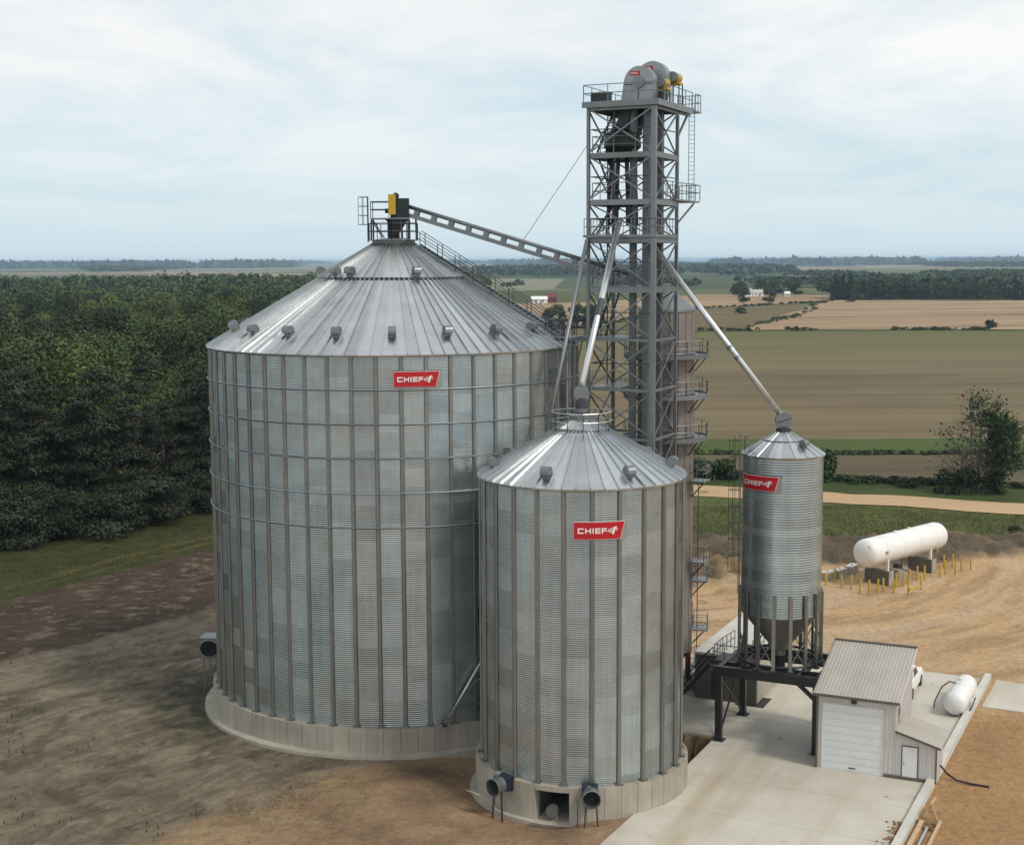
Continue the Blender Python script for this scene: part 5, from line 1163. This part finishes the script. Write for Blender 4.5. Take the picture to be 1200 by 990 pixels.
def edge_y(x): return float(line_side((np.array([x]),np.array([0.])),FOREST)[0])*-1
n_ind=0; placed=[]
# front belt of dark conifers, then mixed wood
cand=[]
for yy in np.arange(150,700,8.2):
    x0=-.375*yy-6; x1=-.20*yy+2 if yy<420 else -.13*yy
    for xx in np.arange(x0,x1,8.4+yy*.002): cand.append((xx+rng.uniform(-3,3),yy+rng.uniform(-3,3)))
for i in range(26): f_=i/25.; cand.append((-60+24*f_+rng.uniform(-1,1),edge_y(-60+24*f_)+2.4+rng.uniform(0,2.5)))
def bare(x,y): return False
for x,y in cand:
    dd=y-edge_y(x)
    if dd<2.0: continue
    f=vnoise(x/22,y/22,77)
    typ='c' if dd<24 or (dd<60 and f<.35) else ('o' if f>.82 else ('l' if f>.60 else ('k' if f<.33 else 'd')))
    if 28<dd<48 and -44<x+.16*(y-190)<-38 : typ='o'
    placed.append((x,y,dd,typ,f))
placed.sort(key=lambda p:math.hypot(p[0],p[1]))
IND=295; far_trees=placed[IND:]
for x,y,dd,typ,f in placed[:IND]:
    s=rng.uniform(.8,1.5) if typ!='c' else rng.uniform(.75,1.2); rz=rng.uniform(0,6.28)
    if typ=='c': plant_tree('conifer_tree','dark conifer in the dense front belt of the wood left of the big silo','tree',CON[int(rng.integers(3))],TRK,(x,y,-.1),s*.98,rz,'dark conifers of the wood')
    elif typ=='o': plant_tree('broadleaf_tree','yellowish olive broadleaf tree standing among darker trees of the wood','tree',OLV[int(rng.integers(2))],TRK,(x,y,-.1),s,rz,'olive trees of the wood',.95)
    elif typ=='l': plant_tree('broadleaf_tree','light green broadleaf tree whose crown stands out in the wood at left','tree',LGT[int(rng.integers(2))],TRK,(x,y,-.1),s,rz,'light green trees of the wood',.95)
    elif typ=='k': plant_tree('broadleaf_tree','blackish green broadleaf tree in the darkest part of the wood','tree',DRK[int(rng.integers(2))],TRK,(x,y,-.1),s,rz,'blackish trees of the wood',.95)
    else: plant_tree('broadleaf_tree','deep green broadleaf tree inside the wood behind the conifers','tree',DEC[int(rng.integers(4))],TRK,(x,y,-.1),s,rz,'green trees of the wood',.95)
# ---- masses of far trees: one mesh of many small crowns each
def mass(name,label,pts,hs,ws,mat,nl=70,seed=5,conf=None,leafk=.16):
    rng=np.random.default_rng(seed); pts=np.asarray(pts,float); n=len(pts); tot=n*nl
    d=rng.normal(0,1,(n,nl,3)); d/=np.linalg.norm(d,axis=2,keepdims=True); d[...,2]=np.abs(d[...,2])*1.15-.15
    hs=np.broadcast_to(hs,(n,)); ws=np.broadcast_to(ws,(n,))
    lob=1+.3*np.sin(d[...,0]*6+rng.uniform(0,6,(n,1)))*np.sin(d[...,1]*5+rng.uniform(0,6,(n,1)))
    rad_=rng.uniform(.72,1.05,(n,nl))*lob
    P=np.empty((n,nl,3)); P[...,0]=pts[:,0,None]+d[...,0]*ws[:,None]*.5*rad_; P[...,1]=pts[:,1,None]+d[...,1]*ws[:,None]*.5*rad_; P[...,2]=hs[:,None]*(.55+.45*d[...,2]*rad_)
    if conf is not None:
        k=conf[:,None]; f=rng.uniform(0,1,(n,nl)); cz=hs[:,None]*(.1+.95*f*f**.2); cr_=ws[:,None]*.33*(1-f)
        P[...,2]=np.where(k,cz,P[...,2]); P[...,0]=np.where(k,pts[:,0,None]+np.cos(f*97)*cr_,P[...,0]); P[...,1]=np.where(k,pts[:,1,None]+np.sin(f*97)*cr_,P[...,1])
    V,F=leaf_quads(P.reshape(-1,3),d.reshape(-1,3)+np.array([0,0,.4]),np.repeat(ws,nl)*leafk,rng); return kind(link(name,mesh_np(name,V,F,mat)),'stuff',label,'woodland')
ptsA=[(x,y) for x,y,_,_,_ in far_trees]
for yy in np.arange(700,1500,14):
    for xx in np.arange(-.40*yy-20,(-.10*yy if yy<1000 else .0*yy-30),13): ptsA.append((xx+rng.uniform(-4,4),yy+rng.uniform(-4,4)))
ptsA=np.array(ptsA); m_=~((vnoise(ptsA[:,0]/110,ptsA[:,1]/170,9)>.82)&(ptsA[:,1]>800)); ptsA=ptsA[m_]
kn=ptsA[:,1]<900
def hw(n,y): return rng.uniform(9,18,n)*(.8+.4*vnoise(y[:,0]/40,y[:,1]/60,14)),rng.uniform(10,19,n)
h1,w1=hw(kn.sum(),ptsA[kn]); mass('near_woodland','green crowns of the wood behind the first trees at left',ptsA[kn],h1,w1,MT['massleaf'],330,6,None,.055)
h1,w1=hw((~kn).sum(),ptsA[~kn]); mass('far_woodland','dark green wood stretching to the plain at left',ptsA[~kn],h1,w1,MT['massleaf'],90,16,None,.10)
# belt of trees beyond the right-hand stubble field, the nearer row as individuals
CONF2=[conifer(17,8.5,150+i,MT['hedge'],18,7,.75) for i in range(2)]; DEC2=[broadleaf(14,12,1300,.62,260+i,MT['hedge'],14,.12) for i in range(3)]
for i in range(70):
    x=244+i*3.4+rng.uniform(-1.5,1.5); y=1052-(x-244)*.16+rng.uniform(0,10); f=vnoise(x/30,3.1,8)
    c_=f<.55 and rng.uniform()<.7
    plant_tree('conifer_tree' if c_ else 'broadleaf_tree','pointed dark conifer in the tree belt beyond the stubble field' if c_ else 'round dark tree in the belt beyond the stubble field','tree',CONF2[i%2] if c_ else DEC2[i%3],None,(x,y,-.3),rng.uniform(.7,1.15)*(1.05 if x<330 else .85),rng.uniform(0,6),'tree belt beyond the stubble field')
pb=[(x,y) for y in np.arange(1062,1120,12) for x in np.arange(246,640,9)]; pb=np.array(pb)+rng.uniform(-3,3,(len(pb),2))
mass('tree_belt','dark mass of trees behind the first row of the belt at right',pb,rng.uniform(9,16,len(pb)),rng.uniform(9,13,len(pb)),MT['hedge'],70,7,rng.uniform(0,1,len(pb))<.35)
def along_line(pts,n,j):
    P=np.array(pts,float); d=np.hypot(*np.diff(P,axis=0).T); cum=np.concatenate([[0],np.cumsum(d)]); t=rng.uniform(0,cum[-1],n); return np.stack([np.interp(t,cum,P[:,0])+rng.normal(0,j,n),np.interp(t,cum,P[:,1])+rng.normal(0,j,n)],-1)
hl=along_line([(-3,540),(80,603),(145,604),(330,591),(420,600)],520,1.8); k=vnoise(hl[:,0]/14,hl[:,1]/14,4)>.6; hl=hl[k]
mass('hedgerow_scrub','dark scrub and weeds along the hedge bank beyond the big field',hl,rng.uniform(.5,1.5,len(hl)),rng.uniform(1.2,3,len(hl)),MT['hedge'],24,31,None,.22)
hl=along_line([(15,220),(60,218),(110,216.5)],260,.5); mass('ditch_weeds','dark weeds in the ditch along the green strip',hl,rng.uniform(.25,.7,len(hl)),rng.uniform(.6,1.4,len(hl)),MT['hedge'],24,32,None,.2)
hl=along_line([(100,612),(160,772),(216,986),(242,1046)],60,2.0); mass('field_margin_weeds','weedy margin between the olive and stubble fields',hl,rng.uniform(.5,1.6,len(hl)),rng.uniform(1.5,4,len(hl)),MT['hedge'],20,33,None,.22)
hl=along_line([(-5,642),(36,652),(118,880),(216,992)],120,2.0); mass('field_edge_weeds','weedy edge along the pale tan field',hl,rng.uniform(.5,1.5,len(hl)),rng.uniform(1.5,4,len(hl)),MT['hedge'],20,34,None,.22)
hl=along_line([(10,194),(26,194.5),(43,191.5),(70,184)],380,.9); mass('verge_weeds','tall weeds along the green verge by the road',hl,rng.uniform(.3,1.0,len(hl)),rng.uniform(.6,1.8,len(hl)),MT['lone'],24,35,None,.18)
# woods across the middle distance and plain
def patches(n,y0,y1,seed,thr,xs=.46):
    r=np.random.default_rng(seed); t=r.uniform(0,1,n); y=y0*(y1/y0)**t; x=r.uniform(-xs,xs,n)*y
    k=fbm(x/ (90+y*.05),y/(260+y*.12),seed,3); return np.stack([x[k>thr],y[k>thr]],-1)
A=patches(9000,1500,2600,301,.60); A=A[~((A[:,0]>-10)&(A[:,0]<300)&(A[:,1]<1270))]
mass('middle_distance_woods','woods and tree lines across the middle distance',A,rng.uniform(7,12,len(A)),rng.uniform(10,17,len(A)),MT['farwood'],26,11,None,.2)
A=patches(9000,2600,7000,302,.57)
mass('distant_woods','hazy blue-green woods on the far plain',A,rng.uniform(10,18,len(A)),rng.uniform(18,34,len(A)),MT['farwood'],16,12,None,.24)
A=patches(5000,7000,19000,303,.52)
mass('horizon_woods','faint woods along the horizon',A,rng.uniform(14,30,len(A)),rng.uniform(60,120,len(A)),MT['farwood'],12,13,None,.25)
# low rises on the horizon
m=MB(); n=160
xs_=np.linspace(-12000,12000,n); hts=6+34*fbm(xs_/2600,xs_*0+2,90,4)**1.5
vs=[]; 
for x,hh in zip(xs_,hts): vs+=[(x,17000,-1),(x,19500,hh),(x,22500,-1)]
m.add(vs,[(3*i,3*i+3,3*i+4,3*i+1) for i in range(n-1)]+[(3*i+1,3*i+4,3*i+5,3*i+2) for i in range(n-1)])
kind(m.build('hills',pm('far hills',(.06,.08,.04),.95,0,.4,.0012),None,True),'structure')
# hedgerow trees standing in the fields (left of tower, right of tower)
GT=[broadleaf(11,10,1500,.5,300+i,MT['hedge'],14,.15) for i in range(3)]
for i,(x,y,s_) in enumerate([(187,1172,1.0),(192,1175,1.2),(209,1176,1.25),(214,1172,.9),(221,1174,1.1),(231,1172,1.2),(238,1170,1.1)]): plant_tree('farmyard_tree',f'{ORD[i]} tree from the left in the row round the far white farmhouses','tree',GT[i%3],None,(x,y,-.1),s_,i,'trees round the far farmhouses')
gap=[(16.6,640,'round field tree nearest the big silo roof, left of the tower',.78),(22,643,'second round field tree left of the tower',.95),(30.5,646,'field tree just left of the tower, third from the big silo',1.0),(36,648,'field tree half hidden by the tower left face',1.0),(40,650,'field tree seen through the lattice tower',.9),
     (160,968,'left one of two lone field trees right of the tower',1.05),(178.5,968,'right one of two lone field trees right of the tower',1.1)]
for x,y,lb,s in gap: plant_tree('field_tree',lb,'tree',GT[int(rng.integers(3))],TRK,(x,y,-.1),s,rng.uniform(0,6),'lone trees in the fields')
def bush(lb,x,y,s,mat='hedge',sz=.8,seed=0): 
    c=broadleaf(2.6,3.4,700,.2,400+seed,MT[mat],10,.05); return plant_tree('field_bush',lb,'bush',c,None,(x,y,-.1),s,seed,'bushes in the fields and verges',sz)
bush('bush on the hedge bank at the right edge of the big field',205,600,2.0,seed=1); bush('low bushes at the corner of the stubble field left',131,800,2.6,'hedge',.5,2); bush('small bush on the far edge of the stubble field',238,985,2,'hedge',.6,3)
bush('upright bush in the small plot just right of the hopper bin',43.3,192.5,1.35,'lone',1.15,4); bush('low round bush on the green verge midway to the big tree',53.2,186,.9,'hedge',.6,5)
bush('leftmost bush on the verge left of the hopper bin',25.6,193,1.5,'lone',.8,6); bush('bush touching the hopper bin left side on the verge',29.5,193,1.35,'lone',.85,7); bush('tuft of low bush by the verge right of hopper bin',46.5,189,.7,'lone',.7,8)
bush('leafy bush against the tower foot on the verge',22.8,194,1.2,'lone',.8,9)
bush('small dark bush on the spoil bank at the right picture edge',55.5,152.5,.55,'hedge',.8,10)
# big half-bare tree at the right
def lone_tree():
    t=thing('lone_tree','half-bare tree with leafy right side by the dirt road at the right edge','tree',(60.4,180.5,-.1),0); t.scale=(1.12,1.05,.86)
    rng=np.random.default_rng(8); m=MB(); tips=[]
    def grow(p,d,L_,r,dep):
        q=p+d*L_; m.tube(p,q,r,6 if dep<2 else 4,r*.68,caps=False)
        if dep>=6 or r<.008: tips.append(q); return
        for i in range(3 if dep<4 else 2):
            nd=(d+Vector(rng.normal(0,.36,3))+Vector((0,0,.14))).normalized(); grow(q,nd,L_*rng.uniform(.62,.86),r*.62,dep+1)
    for bx_,by_,hh,lx in ((-.25,0,11.5,-.25),(.35,.15,13.0,.35),(.9,-.1,9.5,1.3)):
        p=Vector((bx_,by_,0)); n_=9
        for i in range(n_):
            q=p+Vector((lx/n_+rng.normal(0,.06),rng.normal(0,.06),hh/n_)); r=.20*(1-i/n_)+.02; m.tube(p,q,r,6,r*.9,caps=False); p=q
            if i>=0:
                for k_ in range(3):
                    a=rng.uniform(0,2*PI); up_=rng.uniform(.35,.95); grow(p,Vector((math.cos(a),math.sin(a)*.8,up_)).normalized(),rng.uniform(1.0,1.9)*(1.25-.75*i/n_),r*.42+.012,3)
    m.build('trunk',MT['palebark'],t)
    P=[];
    for q in tips:
        k=0
        if q.x>1.8: k=14
        elif q.z>11.0 and q.x>-.5: k=10
        elif q.x<-2.6 and 7<q.z<9.6: k=4
        else: k=1 if rng.uniform()<.35 else 0
        for _ in range(k): P.append(np.array(q)+rng.normal(0,.55,3))
    for _ in range(1500):
        d=rng.normal(0,1,3); d/=np.linalg.norm(d); P.append(np.array((3.0,0,7.2))+d*np.array((1.7,1.5,3.6))*rng.uniform(.5,1.05))
    for _ in range(420):
        d=rng.normal(0,1,3); d/=np.linalg.norm(d); P.append(np.array((1.2,0,11.6))+d*np.array((1.0,.9,1.5))*rng.uniform(.4,1.05))
    P=np.array(P); V,F=leaf_quads(P,rng.normal(0,1,P.shape)+np.array([0,0,.5]),.19,rng); link('crown',mesh_np('crown',V,F,MT['lone']),t)
    return t
lone_tree()
for x,y,s,lb,sd in ((56.6,180.6,1.15,'dark shrub at left foot of the half-bare tree',31),(59.2,180.0,1.3,'dark shrub hugging the trunk of the half-bare tree on its left',32),(62.9,180.2,1.2,'dark shrub at right foot of the half-bare tree',33)): bush(lb,x,y,s,'hedge',1.0,sd)
# grass and straw as fine stuff
def blades(name,label,pts,h,w_,mat,seed):
    rng=np.random.default_rng(seed); n=len(pts); a=rng.uniform(0,2*PI,n); hh=h*rng.uniform(.5,1.3,n); d=np.stack([np.cos(a),np.sin(a),0*a],-1)*w_; P=np.concatenate([pts,np.full((n,1),-.08)],1)
    tip=P+np.stack([rng.normal(0,.25,n)*hh,rng.normal(0,.25,n)*hh,hh],-1); V=np.stack([P-d,P+d,tip],1).reshape(-1,3); return kind(link(name,mesh_np(name,V,np.arange(3*n).reshape(n,3),mat)),'stuff',label,'grass')
n=30000; gx=rng.uniform(18,66,n); gy=rng.uniform(152.5,182,n); k=(line_side((gx,gy),[(-.04,184.5),(24.3,177.8),(42.7,171.4),(61.3,163.8),(70,160)])<0); blades('meadow_grass','tall green grass of the meadow before the dirt road',np.stack([gx[k],gy[k]],-1),.30,.06,MT['grassb'],51)
MT['dgrass']=leafmat('dark grass blades',(.050,.056,.017),.4,0,.15)
n=26000; gx=rng.uniform(-62,-20,n); gy=rng.uniform(120,178,n); lg=line_side((gx,gy),GRASSL); lf=line_side((gx,gy),FOREST); k=(lg>.3)&(lf<2); blades('lawn_grass','grass strip in front of the dark wood at left',np.stack([gx[k],gy[k]],-1),.16,.05,MT['dgrass'],52)
n=1800; gx=rng.uniform(-40,-12,n); gy=rng.uniform(70,122,n); k=(fbm(gx/5,gy/5,21)>.56)&(np.hypot(gx-BIG[0],gy-BIG[1])>14.2)&(line_side((gx,gy),BROWNL)<0); blades('weed_tufts','sparse weeds on the trampled soil left of the big silo',np.stack([gx[k],gy[k]],-1),.22,.05,MT['dgrass'],53)
MT['straw']=pm('straw',(.30,.23,.13),.85,0,.3,2)
n=1500; gx=rng.normal(-12,3.2,n); gy=rng.normal(77,2.6,n); k=(np.hypot(gx-BIG[0],gy-BIG[1])>14)&(np.hypot(gx-SML[0],gy-SML[1])>7)&(fbm(gx/2.2,gy/1.3,33)>.47); blades('scattered_straw','straw scattered on the dirt in front of the big silo',np.stack([gx[k],gy[k]],-1),.10,.07,MT['straw'],54)
# clods along the spoil bank and tilled strip
def clods(name,label,pts,s0,s1,mat,seed):
    rng=np.random.default_rng(seed); n=len(pts); base=np.array([(1,0,0),(0,1,0),(-1,0,0),(0,-1,0),(0,0,.8)]); fs=np.array([(0,1,4),(1,2,4),(2,3,4),(3,0,4)])
    s=rng.uniform(s0,s1,n)[:,None,None]; V=(base[None]*s*rng.uniform(.6,1.3,(n,5,1))); a=rng.uniform(0,6.28,n); c_,s_=np.cos(a)[:,None],np.sin(a)[:,None]; X=V[...,0]*c_-V[...,1]*s_; Y=V[...,0]*s_+V[...,1]*c_
    V=np.stack([X+pts[:,0,None],Y+pts[:,1,None],V[...,2]+pts[:,2,None]],-1).reshape(-1,3); F=(fs[None]+5*np.arange(n)[:,None,None]).reshape(-1,3); return kind(link(name,mesh_np(name,V,F,mat)),'stuff',label,'earth')
n=2600; gx=rng.uniform(16,64,n); gy=rng.uniform(131,152,n); k=line_side((gx,gy),[(17.4,128.5),(22.8,132),(30.8,139),(43.8,140.5),(53,143.2),(66,146)])>0; clods('spoil_clods','rough brown clods on the spoil bank behind the propane tank',np.stack([gx[k],gy[k],np.full(k.sum(),.05)],-1),.12,.55,pm('spoil earth',(.12,.09,.06),.95,0,.5,.4),61)
n=1100; gx=rng.uniform(-52,-20,n); gy=rng.uniform(104,150,n); k=(line_side((gx,gy),BROWNL)>0)&(line_side((gx,gy),GRASSL)<1); clods('tilled_clods','pale clods and stones on the brown tilled strip at left',np.stack([gx[k],gy[k],np.full(k.sum(),-.08)],-1),.05,.15,pm('pale clod',(.13,.105,.075),.95,0,.4,.5),62)
P_=np.array([tuple(ca+cdn*random.uniform(-2.5,2.8)-pf*(.25+abs(random.gauss(0,.35)))) for i in range(260)]); P_[:,2]=.10
clods('rubble','brown rubble spilled on the slab edge at lower right',P_,.03,.13,MT['lug'],63)
# a pale limestone bank seen at the wood edge far left
tag(MB().add([(-57.2,150.6,-.02),(-53.6,152.5,-.02),(-52.9,153.6,.25),(-55.6,152.4,.32),(-58.6,150.6,.12)],[(0,1,2,3),(0,3,4)]).build('sand_patch',pm('pale sand',(.30,.26,.21),.95,0,.2,.5)),'pale sandy patch at the wood edge by the left picture edge','patch')

# ------------------------------------------------------------------ distant farm buildings
def house(lb,x,y,w,d,hh,rh,rz,wall,roof,extra=None,name='farmhouse'):
    t=thing(name,lb,'building',(x,y,0),rz,'distant farm buildings')
    MB().box(-w/2,w/2,-d/2,d/2,-.2,hh).build('wall',MT[wall],t)
    MB().add([(-w/2-.4,-d/2-.4,hh-.1),(w/2+.4,-d/2-.4,hh-.1),(w/2+.4,0,hh+rh),(-w/2-.4,0,hh+rh),(-w/2-.4,d/2+.4,hh-.1),(w/2+.4,d/2+.4,hh-.1)],[(0,1,2,3),(3,2,5,4),(0,3,4),(1,5,2)]).build('roof',MT[roof],t)
    for i in range(2): MB().box(-w*.3+i*w*.45,-w*.3+i*w*.45+w*.12,-d/2-.06,-d/2-.01,hh*.35,hh*.75).build('window',MT['glass'],t)
    MB().box(w*.02,w*.12,-d/2-.06,-d/2-.01,0,hh*.6).build('door',MT['dsteel'],t); return t
MT['barnred']=pm('barn red',(.16,.03,.025),.7,0,.1,.3)
house('white farm shed beyond the fields, left of the red barn',20,1010,11,7,3,2,.1,'white','white',name='farm_shed'); house('dark red barn beside the white shed beyond the fields',29,1015,7,6,4.2,3,.2,'barnred','barnred',name='red_barn')
house('white two-storey farmhouse left of the lone field trees',195,1160,6,6,4.8,2.2,.3,'white','shedroof'); house('grey-roofed white farmhouse among trees right of the lone field trees',204,1165,9,7,3.2,2.6,.15,'white','shedroof'); house('small white garage right of the far farmhouses',226,1150,4,4,2.6,1.8,0,'white','white',name='garage')
for i,(x,y,w_,lb) in enumerate([(800,2650,22,'long white farm shed far off on the right plain'),(900,2700,14,'second white shed far off on the right plain'),(1010,2900,26,'white shed farthest right on the plain'),(-520,5200,34,'white speck of a shed on the left horizon plain'),(-60,4300,30,'pale building on the plain above the big silo roof')]): house(lb,x,y,w_,12,5,2.5,0,'white','white',name='far_shed')

# ------------------------------------------------------------------ haze
fp=MB().lathe([(.07,-.3),(.07,1.3),(.01,1.36)],8).mesh('fence_post',MT['bark'])
for x,y,lb in ((24.9,189.3,'left one of two dark fence posts standing by the dirt road near the dryer'),(27.6,188.6,'right one of two dark fence posts standing by the dirt road near the dryer')): tag(link('fence_post',fp,None,(x,y,0)),lb,'post','fence posts by the road')
hz=MB().box(-27000,27000,-900,27000,-3.5,47).build('haze',None); hz['kind']='stuff'; hz['label']='pale blue summer haze over the plain'
m=bpy.data.materials.new('haze air'); m.use_nodes=True; t=m.node_tree; t.nodes.clear(); o=t.nodes.new('ShaderNodeOutputMaterial'); v=t.nodes.new('ShaderNodeVolumePrincipled')
v.inputs['Color'].default_value=(.55,.76,.99,1); v.inputs['Density'].default_value=0.8e-4; v.inputs['Anisotropy'].default_value=.0; t.links.new(v.outputs[0],o.inputs['Volume']); hz.data.materials.append(m)
